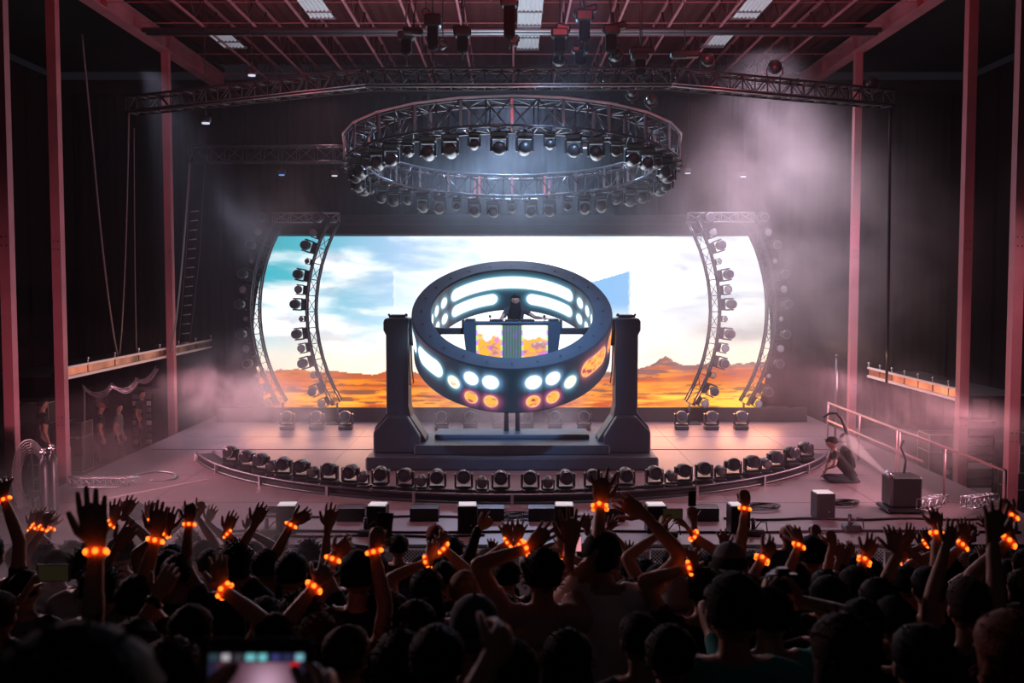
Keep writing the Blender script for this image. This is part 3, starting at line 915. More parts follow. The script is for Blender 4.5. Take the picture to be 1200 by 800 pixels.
# second truss at left behind
g = empty('rear_truss', (0, 27, 7.0), label='horizontal truss at upper left behind the circular truss', cat='truss')
O = Vector((0, 27, 7.0))
ch, br, _ = truss_mb([P(224, 181, 27)-O, P(412, 181, 27)-O], .4, .4, .45, .026, .013)
ch.build('truss_chord', TRUSSM, g); o = br.build('truss_bracing', TRUSSM, g); o['kind'] = 'stuff'

# hoists, followspots, cables above the truss
TOPZ = CEIL
def hoist(px, y0, y1, D, lab, wide=.3):
    a, b = P(px, y0, D), P(px, y1, D)
    g = empty('chain_hoist', (a.x, D, b.z), label=lab, cat='hoist', group='chain hoists above the truss')
    H = a.z-b.z
    m = MB(); m.box((0, 0, H*.75), (wide, wide*.8, min(H*.3, .3)), b=.03); m.build('motor', PLASTIC, g)
    m = MB(); m.box((0, 0, H*.36), (wide*.62, wide*.6, H*.6), b=.04); m.build('chain_bag', CLOTH, g)
    m = MB(); m.cyl((0, 0, H*.8), (0, 0, TOPZ-b.z), .012, n=6); m.build('chain', DARKM, g)
    m = MB(); m.cyl((0, 0, min(0, 7.55-b.z)), (0, 0, H*.3), .018, n=6); m.build('hook_line', DARKM, g)
for px, y0, y1, D, lab in ((507, 12, 62, 18.3, 'leftmost bulky black chain hoist above the truss'), (476, 34, 66, 18.6, 'small black chain hoist at the left end of the row'),
      (542, 30, 64, 18.0, 'black chain hoist right of the bulky left one'), (597, -20, 50, 17.2, 'black chain hoist hanging highest near the roof centre'),
      (656, 30, 66, 18.0, 'black chain hoist right of the central skylight strip'), (685, 8, 52, 17.8, 'tall black chain hoist with a slanted lamp bar on top'),
      (716, 26, 64, 18.0, 'black chain hoist beside the round lamp at the right'), (680, 52, 78, 18.3, 'small black chain hoist low against the truss'), (750, 58, 90, 18.0, 'black chain hoist under a wide black box, right')):
    hoist(px, y0, y1, D, lab)
def flood(px, py, D, r, lab, yaw=0, pitch=.2, up=True):
    c = P(px, py, D)
    g = empty('flood_lamp', c, (0, 0, yaw), label=lab, cat='lamp', group='lamps on and above the long truss')
    M = Matrix.Rotation(R(90)-pitch, 4, 'X')
    m = MB(); m.lathe([(0, -r*1.3), (r*.5, -r*1.25), (r*.8, -r*.6), (r, 0), (r, r*.5), (r*.92, r*.5)], 20, M); m.build('housing', PLASTIC, g)
    m = MB(); m.lathe([(r*.93, r*.42), (0, r*.5)], 20, M); m.build('lens', LENSW if not up else LENS, g)
    m = MB(); sgn = -1 if up else 1
    m.tube([(-r*1.08, 0, 0), (-r*1.08, 0, sgn*r*1.0), (-r*.5, 0, sgn*r*1.6), (r*.5, 0, sgn*r*1.6), (r*1.08, 0, sgn*r*1.0), (r*1.08, 0, 0)], .014, 6)
    m.cyl((0, 0, sgn*r*1.6), (0, 0, sgn*r*2.3 if up else CEIL-c.z), .02 if up else .01, n=6); m.build('bracket', DARKM, g)
flood(829, 70, 18.6, .12, 'round black lamp upright on the right end of the straight truss', 2.6)
flood(908, 79, 19.2, .13, 'round black lamp on the right sloping truss arm', 2.9, .5)
flood(722, 64, 18.3, .13, 'round black lamp on the truss right of centre', 3.3)
flood(1022, 97, 20.3, .12, 'black lamp at the far right end of the truss', 2.4)
flood(655, 70, 18.4, .12, 'black lamp beside the hoist right of the skylight', 3.0)
flood(519, 53, 18.3, .07, 'small pale round lamp below the bulky left hoist', .3, .6, False)
flood(603, 49, 17.6, .07, 'small pale round lamp below the central hoist', -.3, .6, False)
flood(499, 17, 18.3, .06, 'small pale lamp at the top of the bulky left hoist', .2, .5, False)
flood(741, 107, 19.4, .1, 'black lamp hanging behind the circular truss at right, left one', 3.0, .1)
flood(763, 116, 20.0, .1, 'black lamp hanging behind the circular truss at right, right one', 3.0, .1)
for px, py, L, lab, rz in ((686, 13, .42, 'slanted black lamp bar on top of the tall hoist', .25), (720, 32, .42, 'slanted black lamp bar above the round truss lamp', .2),
                       (752, 60, .42, 'wide black box above the right hoist', 0), (660, 33, .26, 'short pale lamp bar right of the central skylight', -.2),
                       (803, 64, .5, 'large black lamp with white lens lying on the truss at right', .03), (484, 37, .35, 'short pale lamp bar at the left hoist', -.1), (541, 35, .3, 'short pale lamp bar over the second hoist', -.1)):
    c = P(px, py, 18.0)
    g = empty('lamp_bar', c, (0, -rz, 0), label=lab, cat='lamp', group='lamps on and above the long truss')
    m = MB(); m.box((0, 0, 0), (L, .2, .12), b=.03); m.build('housing', PLASTIC, g)
    m = MB(); m.box((L*.22, -.08, -.065), (L*.4, .06, .012), b=.004); m.build('lens', LENSW, g)
    m = MB(); m.cyl((0, 0, .05), (0, 0, TOPZ-c.z), .009, n=6); m.build('cable', CABLE, g)
# small lamps with lit lenses in the dark
for px, py, D, lab in ((241, 143, 20, 'small lamp with pale lens hanging below the left truss arm'), (392, 205, 27, 'small pale lamp below the rear truss at left'), (330, 204, 27, 'tiny blue lamp below the rear truss'),
                       (295, 87, 21, 'small lamp with pale lens above the left truss arm'), (806, 202, 27, 'small pale lamp in the haze above the right curved truss'), (871, 206, 27, 'small pale lamp in the haze at the far right'), (502, 174, 24, 'small pale lamp seen through the circular truss, left'), (686, 172, 24, 'small pale lamp seen through the circular truss, right')):
    c = P(px, py, D)
    g = empty('hanging_lamp', c, label=lab, cat='lamp', group='small lamps hanging in the dark')
    m = MB(); m.box((0, 0, .05), (.2, .14, .12), b=.03); m.cyl((0, 0, .1), (0, 0, .25), .02, n=6); m.build('housing', PLASTIC, g)
    m = MB(); m.cyl((0, 0, -.035), (0, 0, -.012), .075, n=14); m.build('lens', mat('lit_lens_blue' if 'blue' in lab else 'lit_lens', (.5, .6, .8), .3, emis=((.1, .35, .9) if 'blue' in lab else (.75, .75, .9)), es=.8), g)
    m = MB(); m.cyl((0, 0, .2), (0, 0, CEIL-c.z), .006, n=5); m.build('cable', CABLE, g)

# hanging cables at the sides
def cable(pts, r, lab, m_=CABLEG, name='hanging_cable'):
    pts = [Vector(p) for p in pts]; o0 = pts[0].copy()
    # catmull smoothing
    q = []
    for i in range(len(pts)-1):
        p0, p1, p2, p3 = pts[max(0, i-1)], pts[i], pts[i+1], pts[min(len(pts)-1, i+2)]
        for t in np.linspace(0, 1, 6, endpoint=False):
            q.append(.5*((2*p1)+(p2-p0)*t+(2*p0-5*p1+4*p2-p3)*t*t+(3*p1-p0-3*p2+p3)*t**3))
    q.append(pts[-1])
    o = MB().tube([p-o0 for p in q], r, 6).build(name, m_, loc=o0)
    return tag(o, lab, 'cable')
cable([P(96, 40, 23), P(108, 165, 23), P(120, 290, 23), P(132, 385, 23), P(141, 432, 23)], .022, 'thick grey cable sagging down to the left balcony')
cable([P(151, 132, 22.5), P(150, 190, 22.5), P(147, 300, 22.5), P(143, 380, 22.5), P(140, 415, 22.5)], .016, 'thin pale cable hanging from the left end of the truss')
cable([P(157, 150, 24), P(158, 300, 24), P(160, 420, 24)], .012, 'thin dark cable just right of the pale hanging cable')
cable([P(222, 190, 25), P(216, 280, 25), P(207, 370, 25), P(200, 412, 25)], .022, 'grey cable running down beside the rearmost left column')
cable([P(1043, 128, 20.5), P(1042, 250, 20.5), P(1041, 340, 20.5), P(1039, 448, 20.5)], .03, 'thick black cable hanging from the right end of the truss', BLACK)
g = empty('rope_ladder', P(224, 398, 27), label='hanging rope ladder with pale rungs beside the left curved trusses', cat='ladder')
O = P(224, 398, 27)
for dx in (-8, 8):
    m = MB(); m.tube([P(232+dx, 190, 27)-O, P(226+dx, 300, 27)-O, P(216+dx*.8, 402, 27)-O], .006, 5); m.build('ladder_rope', CABLEG, g)
for i in range(15):
    y = 248+i*11
    xc = 233-(y-190)*.075
    m = MB(); m.cyl(P(xc-5, y, 27)-O, P(xc+4, y-1, 27)-O, .013, n=6); m.build('rung', mat('pale_rung', (.5, .48, .5), .5), g)
# swags of cable under the left balcony
g = empty('cable_swag', P(150, 465, 20), label='bundle of grey cables looped under the left balcony', cat='cable bundle')
O = P(150, 465, 20)
for i in range(9):
    dy = random.uniform(-3, 5); dx = random.uniform(-2, 2); D = 20.2+.05*i
    for (x0, y0), (x1, y1), sag in (((98, 452), (132, 450), 10), ((132, 450), (162, 444), 9), ((160, 444), (184, 430), 7)):
        pts = []
        for t in np.linspace(0, 1, 9):
            pts.append(P(x0+(x1-x0)*t+dx, y0+(y1-y0)*t+4*sag*t*(1-t)*(.6+.1*i)+dy*.6, D)-O)
        MB().tube(pts, .009, 5).build('cable_loop', CABLEG, g)
m = MB(); m.cyl(P(99, 452, 20.2)-O, P(99, 545, 20.2)-O, .015, n=6); m.build('support_pole', CABLEG, g)

# ------------------------------------------------------------------ gear on the deck
def stripe_box(px, w_, lab, i):
    c = onfloor(px, 622 if px < 900 else 606)
    g = empty('effects_box', c, (0, 0, random.uniform(-.06, .06)), label=lab, cat='effects box', group='square effects boxes along the stage front')
    m = MB(); m.box((0, 0, .2), (.29, .3, .4), b=.008); m.build('housing', CASE, g)
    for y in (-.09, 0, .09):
        m = MB(); m.box((0, y, .408), (.25, .05, .016)); m.build('glowing_top_bar', mat('glowing_top_bar', (.7, .68, .7), .3, emis=(1, .88, .92), es=.45), g)  # glow added so the white top bars read bright
    m = MB(); m.box((.0, -.153, .2), (.2, .006, .3)); m.build('front_panel', BLACK, g)
    m = MB(); m.cyl((.05, -.16, .12), (.05, -.152, .12), .012, n=8); m.build('connector', ALU, g)
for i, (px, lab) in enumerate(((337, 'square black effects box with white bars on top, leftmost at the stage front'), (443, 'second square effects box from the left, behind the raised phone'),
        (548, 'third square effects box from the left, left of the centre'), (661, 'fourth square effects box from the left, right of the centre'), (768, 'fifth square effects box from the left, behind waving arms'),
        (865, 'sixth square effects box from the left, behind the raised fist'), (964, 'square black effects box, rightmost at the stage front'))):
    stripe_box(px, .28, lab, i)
def wedge(px, lab, wd=.44):
    c = onfloor(px, 611)
    g = empty('floor_monitor', c, (0, 0, 0), label=lab, cat='speaker', group='low wedge monitors along the stage front')
    pr = [(0, 0), (.34, 0), (.34, .12), (.12, .24), (0, .2)]
    m = MB(); n = len(pr)
    vs_ = [(-wd/2, y, z) for y, z in pr]+[(wd/2, y, z) for y, z in pr]
    m.add(vs_, [tuple(range(n))[::-1], tuple(range(n, 2*n))]+[(i, (i+1) % n, (i+1) % n+n, i+n) for i in range(n)]); m.build('cabinet', CASE, g)
    a = Vector((0, .12, .24)); b = Vector((0, .34, .12)); c2 = (a+b)/2; d = (b-a)
    q = Matrix.Rotation(math.atan2(d.z, d.y), 3, 'X')
    m = MB(); m.box(c2+Vector((0, .003, .006)), (wd-.05, d.length-.03, .012), q); m.build('grille', DARKM, g)
    m = MB(); m.box((0, .0, .205), (wd*.8, .02, .012)); m.build('edge_strip', ALUD, g)
for px, lab in ((411, 'low wedge monitor left of the raised phone'), (497, 'low wedge monitor between second and third effects boxes'), (574, 'low wedge monitor just left of stage centre'), (636, 'low wedge monitor just right of stage centre'),
                (716, 'low wedge monitor between fourth and fifth effects boxes'), (826, 'low wedge monitor behind the upright phone')): wedge(px, lab)
def cable_coil(px, py, lab, r=.14):
    c = onfloor(px, py)
    m = MB(); pts = []
    for k in range(80):
        a = k*.45; rr = r*(1-.15*math.sin(k*.7)); pts.append((rr*1.5*math.cos(a), rr*math.sin(a), .012+.0009*k))
    m.tube(pts, .008, 5); tag(m.build('cable_coil', CABLE, loc=c), lab, 'cable')
cable_coil(316, 601, 'coil of black cable behind the leftmost effects box'); cable_coil(605, 607, 'coil of black cable at stage centre')
cable_coil(890, 597, 'coil of black cable right of the sixth effects box', .2); cable_coil(990, 592, 'coil of black cable beside the rightmost effects box')
# small rig pieces between the centre monitors
for px, lab in ((592, 'small finned metal stand left of centre at the stage front'), (617, 'small finned metal stand right of centre at the stage front')):
    c = onfloor(px, 609); m = MB()
    for k in range(5): m.box((-.06+.03*k, 0, .1), (.008, .08, .2))
    m.box((0, 0, .01), (.2, .12, .02)); tag(m.build('metal_stand', ALUD, loc=c), lab, 'stand')
# runs of cable along the edge
for i, (y, x0, x1, lab) in enumerate(((14.95, -4.6, 7.5, 'long black cable lying along the stage lip'), (15.9, -3.9, 2.2, 'black cable running behind the effects boxes'), (15.75, 3.3, 7.3, 'black cable running to the smoke machine at right'), (14.7, -5, -.4, 'second black cable along the left stage lip'))):
    pts = [Vector((x0+(x1-x0)*t, y+.05*math.sin(t*17+i)+.03*math.sin(t*41), .018)) for t in np.linspace(0, 1, 14)]
    cable(pts, .018, lab, CABLE, 'floor_cable')
# pedestal fixtures at the lip
for px, py, lab in ((315, 627, 'small black stand at the stage lip, left'), (885, 627, 'small black stand at the stage lip behind the fist'), (998, 622, 'small black stand at the stage lip, right'), (783, 629, 'small black stand at the stage lip behind the hands with phone'), (431, 627, 'small black stand at the stage lip below the second effects box')):
    c = onfloor(px, py); g = empty('lip_stand', c, label=lab, cat='stand', group='small stands along the stage lip')
    m = MB(); m.box((0, 0, .05), (.26, .2, .1), b=.02); m.build('base', CASE, g)
    m = MB(); m.cyl((-.03, 0, .08), (-.03, 0, .26), .03, n=10); m.build('stem', PLASTIC, g)
    m = MB(); m.tube([(.0, 0, .1), (.08, 0, .2), (.16, 0, .19), (.18, .0, .03)], .01, 5); m.build('lead', CABLE, g)

# smoke machine and its cart at right
c = onfloor(1056, 598); 
g = empty('smoke_machine', c, label='black smoke machine on a low cart firing a jet to the left', cat='machine')
m = MB(); m.box((0, 0, .34), (.5, .45, .5), b=.03); m.build('housing', CASE, g)
m = MB(); m.cyl((-.2, -.1, .55), (-.3, -.12, .66), .05, .035, n=12); m.build('nozzle', ALUD, g)
m = MB(); m.box((0, 0, .06), (.62, .55, .05)); m.build('cart_plate', DARKM, g)
for x in (-.25, .25):
    for y in (-.2, .2):
        m = MB(); m.cyl((x-.02, y, .035), (x+.02, y, .035), .035, n=10); m.build('wheel', BLACK, g)
m = MB(); m.tube([(.05, .05, .6), (.1, .1, .8), (.05, .2, 1.0), (.12, .25, 1.1)], .02, 6); m.build('hose', CABLE, g)

def road_case(x, y, z, sx, sy, sz, lab, rz=0):
    g = empty('road_case', (x, y, z), (0, 0, rz), label=lab, cat='case', group='road cases in the wings')
    m = MB(); m.box((0, 0, sz/2), (sx, sy, sz)); m.build('shell', CASE, g)
    m = MB(); t = .02
    for a in (-1, 1):
        for b in (-1, 1):
            m.box((a*sx/2, b*sy/2, sz/2), (t, t, sz)); m.box((0, b*sy/2, sz/2+a*sz/2), (sx, t, t)); m.box((a*sx/2, 0, sz/2+b*sz/2), (t, sy, t))
    m.box((0, 0, sz*.7), (sx+.008, sy+.008, .02)); m.build('edging', ALU, g)
    m = MB()
    for a in (-.25, .25): m.box((a*sx, -sy/2-.01, sz*.7), (.06, .02, .08))
    m.build('latch', ALU, g)
    m = MB(); m.box((0, -sy/2-.008, sz*.35), (.16, .012, .09)); m.build('handle', ALU, g)
road_case(-9.75, 21.2, -.7, .8, .6, .9, 'black road case with bright edging behind the second left column')
road_case(-10.15, 23.8, -.7, .42, .6, 1.15, 'tall narrow road case beside the stagehand in the left wing')
road_case(-8.95, 20.0, -.7, .9, .5, .5, 'low road case with silver edging at the left stage edge', .2)
road_case(-9.3, 16.5, -.7, .9, .55, .75, 'road case behind the gas cylinders')
road_case(10.4, 19.7, -.7, 1.1, .6, 1.5, 'tall road case in the right wing behind the last column')
road_case(9.2, 21.6, -.7, .9, .6, 1.2, 'road case in the right wing under the balcony')
road_case(9.5, 18.35, -.7, 1.1, .6, 1.0, 'road case stack in the right wing near the guard rail, lower')
road_case(9.5, 18.35, .3, .9, .5, .5, 'road case stacked on another in the right wing')
road_case(11.0, 17.2, -.7, 1.0, .8, 1.7, 'large road case at the far right edge')
road_case(-11.2, 24.0, -.7, .9, .8, 1.6, 'large dark case deep in the left wing')
# racks with faces
for x, y, z, lab in ((9.4, 20.7, -.7, 'equipment rack in the right wing with pale unit faces'), (-9.7, 27.0, -.7, 'equipment rack with bright units in the left wing')):
    g = empty('equipment_rack', (x, y, z), label=lab, cat='rack')
    m = MB(); m.box((0, 0, .8), (.6, .6, 1.6), b=.01); m.build('housing', CASE, g)
    for k in range(8):
        m = MB(); m.box((0, -.31, .2+.17*k), (.48, .03, .12), b=.006); m.build('rack_unit', ALUD if k % 3 else WHITEP, g)
# lying truss and metal bits
for x, y, z, rz, lab in ((6.9, 16.6, 0.1, .9, 'short aluminium truss piece lying behind the smoke machine'), (-7.35, 18.3, .1, .55, 'short aluminium truss piece lying at the left stage edge'), (7.4, 16.0, .25, .8, 'aluminium truss piece leaning near the smoke machine')):
    g = empty('spare_truss', (x, y, z), (0, .1, rz), label=lab, cat='truss')
    ch, br, _ = truss_mb([(-.6, 0, 0), (.6, 0, 0)], .16, .16, .2, .014, .008); ch.build('truss_chord', ALU, g); o = br.build('truss_bracing', ALU, g); o['kind'] = 'stuff'
m = MB(); m.box((0, 0, .006), (.06, 2.2, .012)); tag(m.build('floor_tape', mat('pale_tape', (.5, .42, .44), .5), loc=(-6.35, 18.1, 0), rot=(0, 0, -.62)), 'pale tape line on the deck at left', 'tape')
cable([(-7.2, 19.4, .02), (-6.9, 19.7, .02), (-6.5, 19.5, .02), (-6.35, 19.0, .02), (-6.7, 18.8, .02)], .02, 'pale curled cable on the deck at left', ALUD, 'floor_cable')
# gas cylinders
for i, (px, lab) in enumerate(((53, 'left one of two tall grey gas cylinders at the left stage edge'), (61.5, 'right one of two tall grey gas cylinders at the left stage edge'))):
    c = P(px, 603, 16.3); h = 1.02+.06*i
    g = empty('gas_cylinder', (c.x, 16.3+.05*i, 0), label=lab, cat='cylinder', group='gas cylinders')
    zt = P(px, 533-i*4, 16.3).z
    m = MB(); m.lathe([(0, 0), (.075, 0), (.08, .03), (.08, zt-.22), (.068, zt-.12), (.035, zt-.06), (.022, zt-.04), (.022, zt), (0, zt)], 18); m.build('bottle', DARKM, g)
    m = MB(); m.cyl((0, 0, zt), (0, 0, zt+.08), .02, n=8); m.cyl((-.06, 0, zt+.04), (.04, 0, zt+.04), .014, n=8); m.cyl((0, 0, zt+.08), (0, 0, zt+.1), .035, n=12); m.build('valve', ALU, g)
g = empty('hose_reel', P(38, 560, 16.6), label='loops of dark hose hanging beside the gas cylinders', cat='hose')
for k in range(6):
    rr = .28+.03*k; m = MB(); m.tube([(rr*.7*math.cos(t), -.05*k*.3, rr*1.5*math.sin(t)) for t in np.linspace(0, 6.28, 22)], .012, 5); m.build('hose_loop', CABLEG, g)
m = MB(); m.cyl((0, 0, .6), (0, 0, -P(38, 560, 16.6).z), .02, n=6); m.build('stand', DARKM, g)

# ------------------------------------------------------------------ haze and smoke
def volume(name, center, size, density, color, nscale, lo, hi, aniso=.2, ball=True, seed=0, stretch=(1, 1, 1), label=None, rot=(0, 0, 0), cone=False, step=0):
    m_ = bpy.data.materials.new(name+'_vapour'); m_.use_nodes = True; nt = m_.node_tree
    nt.nodes.remove(nt.nodes['Principled BSDF'])
    out = nt.nodes['Material Output']
    sc_ = nt.nodes.new('ShaderNodeVolumeScatter'); sc_.inputs['Color'].default_value = (*color, 1); sc_.inputs['Anisotropy'].default_value = aniso
    nt.links.new(sc_.outputs[0], out.inputs['Volume'])
    if nscale:
        tc = nt.nodes.new('ShaderNodeTexCoord'); mp = nt.nodes.new('ShaderNodeMapping'); mp.inputs['Location'].default_value = (seed, seed*.7, -seed)
        mp.inputs['Scale'].default_value = stretch
        nt.links.new(tc.outputs['Object'], mp.inputs['Vector'])
        n_ = nt.nodes.new('ShaderNodeTexNoise'); n_.inputs['Scale'].default_value = nscale; n_.inputs['Detail'].default_value = 5; n_.inputs['Roughness'].default_value = .6; n_.inputs['Distortion'].default_value = .5
        nt.links.new(mp.outputs[0], n_.inputs['Vector'])
        mr = nt.nodes.new('ShaderNodeMapRange'); mr.inputs[1].default_value = lo; mr.inputs[2].default_value = hi; mr.inputs[3].default_value = 0; mr.inputs[4].default_value = density
        nt.links.new(n_.outputs[0], mr.inputs[0])
        last = mr.outputs[0]
        if ball:
            vm = nt.nodes.new('ShaderNodeVectorMath'); vm.operation = 'LENGTH'
            mp2 = nt.nodes.new('ShaderNodeMapping'); mp2.inputs['Scale'].default_value = (2/size[0], 2/size[1], 2/size[2])
            nt.links.new(tc.outputs['Object'], mp2.inputs['Vector']); nt.links.new(mp2.outputs[0], vm.inputs[0])
            fa = nt.nodes.new('ShaderNodeMapRange'); fa.interpolation_type = 'SMOOTHSTEP'; fa.inputs[1].default_value = 1.0; fa.inputs[2].default_value = .15; fa.inputs[3].default_value = 0; fa.inputs[4].default_value = 1
            nt.links.new(vm.outputs['Value'], fa.inputs[0])
            mu = nt.nodes.new('ShaderNodeMath'); mu.operation = 'MULTIPLY'
            nt.links.new(last, mu.inputs[0]); nt.links.new(fa.outputs[0], mu.inputs[1]); last = mu.outputs[0]
        nt.links.new(last, sc_.inputs['Density'])
    else:
        sc_.inputs['Density'].default_value = density
    m = MB()
    if ball: m.ball((0, 0, 0), (size[0]/2, size[1]/2, size[2]/2), 20)
    elif cone: m.tube([(size[0]*t, 0, 0) for t in (0, .25, .5, .75, 1, 1.15)], [.03, size[1]*.35, size[1]*.6, size[1]*.85, size[1], size[1]*.5], 14)
    else: m.box((0, 0, 0), size)
    o = m.build(name, m_, loc=center, rot=rot); o['kind'] = 'stuff'
    if label: tag(o, label, 'smoke')
    return o
volume('stage_haze', (0, 22.6, 4.2), (16.4, 15.9, 8.3), HAZE, (.9, .86, .95), 0, 0, 1, ball=False, label='thin even haze filling the air above the stage')
volume('smoke_cloud', (6.1, 23.2, 4.4), (9.5, 9.5, 9.4), .26, (1, .88, .93), .5, .38, .70, seed=3, label='big pinkish smoke cloud above the right side of the stage')
volume('smoke_cloud', (-6.0, 23.8, .9), (5.4, 5.6, 3.8), .62, (.95, .88, .93), .9, .42, .68, seed=8, label='grey smoke drifting by the foot of the left curved trusses')
volume('smoke_cloud', (-5.9, 25.4, 5.2), (4.6, 4.0, 3.4), .20, (.85, .85, .95), .8, .42, .70, seed=12, label='faint smoke above the left curved trusses')
volume('smoke_cloud', (0, 25.2, 6.0), (9.5, 5.0, 3.4), .18, (.8, .92, 1), .6, .40, .70, seed=21, label='bluish smoke above the video screen behind the circular truss')
volume('smoke_cloud', (-.3, 23.2, .7), (6.2, 2.8, 2.0), .95, (.95, .93, 1), 1.2, .38, .66, seed=33, label='low smoke drifting over the plinth between the pillars')
volume('smoke_cloud', (7.3, 18.6, .9), (3.6, 7.0, 3.4), .34, (1, .88, .9), .9, .40, .68, seed=41, label='smoke hanging over the right edge of the stage')
volume('smoke_cloud', (-6.6, 16.8, .5), (4.6, 5.5, 2.2), .08, (1, .85, .88), .8, .36, .7, seed=45, label='low smoke over the left front corner of the stage')
volume('smoke_cloud', (-3.3, 8.2, 1.0), (4.8, 6.0, 3.0), .5, (1, .9, .92), .9, .34, .7, seed=51, label='smoke among the crowd at the left side')
a = P(1041, 557, 16.5); b = P(996, 518, 17.2); d = (b-a)
rot = d.to_track_quat('X', 'Z').to_euler()
volume('smoke_jet', a, (d.length*1.05, .11, .11), 5.0, (1, .93, .95), 5, .2, .65, ball=False, cone=True, seed=5, stretch=(.5, 1, 1), rot=rot, label='bright jet of smoke shooting up left from the smoke machine')
# ------------------------------------------------------------------ people
def head_mb(m, C, yaw, pitch, k=1.0, mi=0, eyemi=4, roll=0.0):
    """head centred at C; yaw 0 looks along +y"""
    Rm = (Matrix.Rotation(yaw, 3, 'Z') @ Matrix.Rotation(pitch, 3, 'X') @ Matrix.Rotation(roll, 3, 'Y'))
    nu, nv = 22, 16; vs_ = []
    def shape(d):
        x, y, z = d
        px_, py_, pz = x*.076, y*.096, z*.118
        if z > 0: q = 1+.16*math.sin(math.pi*min(1, z)); px_ *= q; py_ *= q; pz *= .95
        if z < 0:
            t = -z; px_ *= 1-.32*t*t; 
            if y < 0: py_ *= 1-.45*t
            else: py_ *= 1-.12*t
        f = max(0, y)
        g = lambda cx, cz, sx, sz: math.exp(-((x-cx)/sx)**2-((z-cz)/sz)**2)*(f > .3)
        py_ += .022*g(0, -.18, .13, .16)+.008*g(0, .02, .1, .22)      # nose
        py_ -= .010*g(.36, .05, .17, .12)+.010*g(-.36, .05, .17, .12)   # eye sockets
        py_ += .006*g(0, -.5, .28, .07)-.004*g(0, -.58, .22, .04)+.009*g(0, -.83, .25, .14)  # lips, chin
        py_ += .004*g(.3, .22, .25, .07)+.004*g(-.3, .22, .25, .07)   # brow
        return Vector((px_, py_, pz))*k
    for i in range(nv+1):
        th = math.pi*i/nv
        for j in range(nu):
            ph = 2*math.pi*j/nu
            d = (math.sin(th)*math.cos(ph), math.sin(th)*math.sin(ph), math.cos(th))
            vs_.append(C+Rm @ shape(d))
    fs_ = [(i*nu+j, (i+1)*nu+j, (i+1)*nu+(j+1) % nu, i*nu+(j+1) % nu) for i in range(nv) for j in range(nu)]
    m.add(vs_, fs_, mi, True)
    for s in (-1, 1):
        m.ball(C+Rm @ (Vector((s*.079, -.008, -.008))*k), (.011*k, .019*k, .032*k), 8, mi, M=Rm)
        m.ball(C+Rm @ (Vector((s*.028, .079, .008))*k), .0125*k, 6, eyemi)
    return Rm
def hair_mb(C, Rm, style, k, n, rnd, cx=1.0):
    m = MB(); nu, nv = 24, 14; vs_ = []
    thick = {'short': 1.1, 'crop': 1.05, 'messy': 1.2, 'curly': 1.28, 'long': 1.16, 'bun': 1.12, 'fluffy': 1.3}[style]*cx
    amp = {'short': .03, 'crop': .01, 'messy': .09, 'curly': .1, 'long': .025, 'bun': .04, 'fluffy': .12}[style]
    for i in range(nv+1):
        th = math.pi*i/nv
        for j in range(nu):
            ph = 2*math.pi*j/nu
            d = Vector((math.sin(th)*math.cos(ph), math.sin(th)*math.sin(ph), math.cos(th)))
            zc = {'long': -.75, 'messy': -.45, 'curly': -.5, 'fluffy': -.55}.get(style, -.38)
            # keep the face free
            face = max(0, d.y-.25) > 0 and d.z < .55-.0*abs(d.x)
            low = d.z < zc
            sc_ = thick+amp*noise.noise(d*4+Vector((n, n, 0)))*2
            if face: sc_ = .88
            if low: sc_ = .8
            q = 1+.16*math.sin(math.pi*d.z) if d.z > 0 else 1
            p = Vector((d.x*.078*sc_*q, d.y*.096*sc_*q-.004, d.z*(.108 if d.z > 0 else .118)*sc_+.004))
            vs_.append(C+Rm @ (p*k))
    fs_ = [(i*nu+j, (i+1)*nu+j, (i+1)*nu+(j+1) % nu, i*nu+(j+1) % nu) for i in range(nv) for j in range(nu)]
    m.add(vs_, fs_, 0, True)
    if style == 'long':
        q = [C+Rm @ Vector((0, -.02, .06))*k, C+Rm @ Vector((0, -.045, -.03))*k, C+Vector((0, -.09, -.14))*k, C+Vector((0, -.125, -.26))*k, C+Vector((0, -.13, -.38))*k]
        m.limb(q, [(.075*k*cx, .055*k), (.098*k*cx, .06*k), (.118*k*cx, .05*k), (.125*k*cx, .04*k), (.09*k, .022*k)], 14, up=(0, 1, 0))
    if style == 'bun':
        m.ball(C+Rm @ (Vector((0, -.07, .115))*k), (.048*k, .045*k, .04*k), 10)
        for s in (-1, 1): m.ball(C+Rm @ (Vector((s*.06, -.03, .05))*k), .045*k, 8)
    if style in ('messy', 'curly', 'fluffy', 'bun', 'long', 'short'):
        cnt = {'short': 110, 'long': 110}.get(style, 190)
        for _ in range(cnt):
            d = Vector((rnd.gauss(0, 1), rnd.gauss(0, 1)-.4, rnd.gauss(0, 1)+.3)).normalized()
            if d.y > .35 and d.z < .5: continue
            if d.z < -.5: continue
            q = 1+.16*math.sin(math.pi*d.z) if d.z > 0 else 1
            p0 = Vector((d.x*.078*q, d.y*.096*q, d.z*.108))*thick*.97
            L = rnd.uniform(.015, .05)*(1.3 if style in ('curly', 'messy', 'fluffy') else .8)*(.4 if style == 'short' else 1)
            v = (d+Vector((rnd.gauss(0, .5), rnd.gauss(0, .5), rnd.gauss(0, .5)))).normalized()
            a = p0; b = p0+v*L*.6+Vector((0, 0, .004)); c = b+(v+Vector((rnd.gauss(0, .7), 0, -.6))).normalized()*L*.5
            m.tube([C+Rm @ (a*k), C+Rm @ (b*k), C+Rm @ (c*k)], [.0035*k, .0028*k, .0008*k], 4, cap=False)
    return m
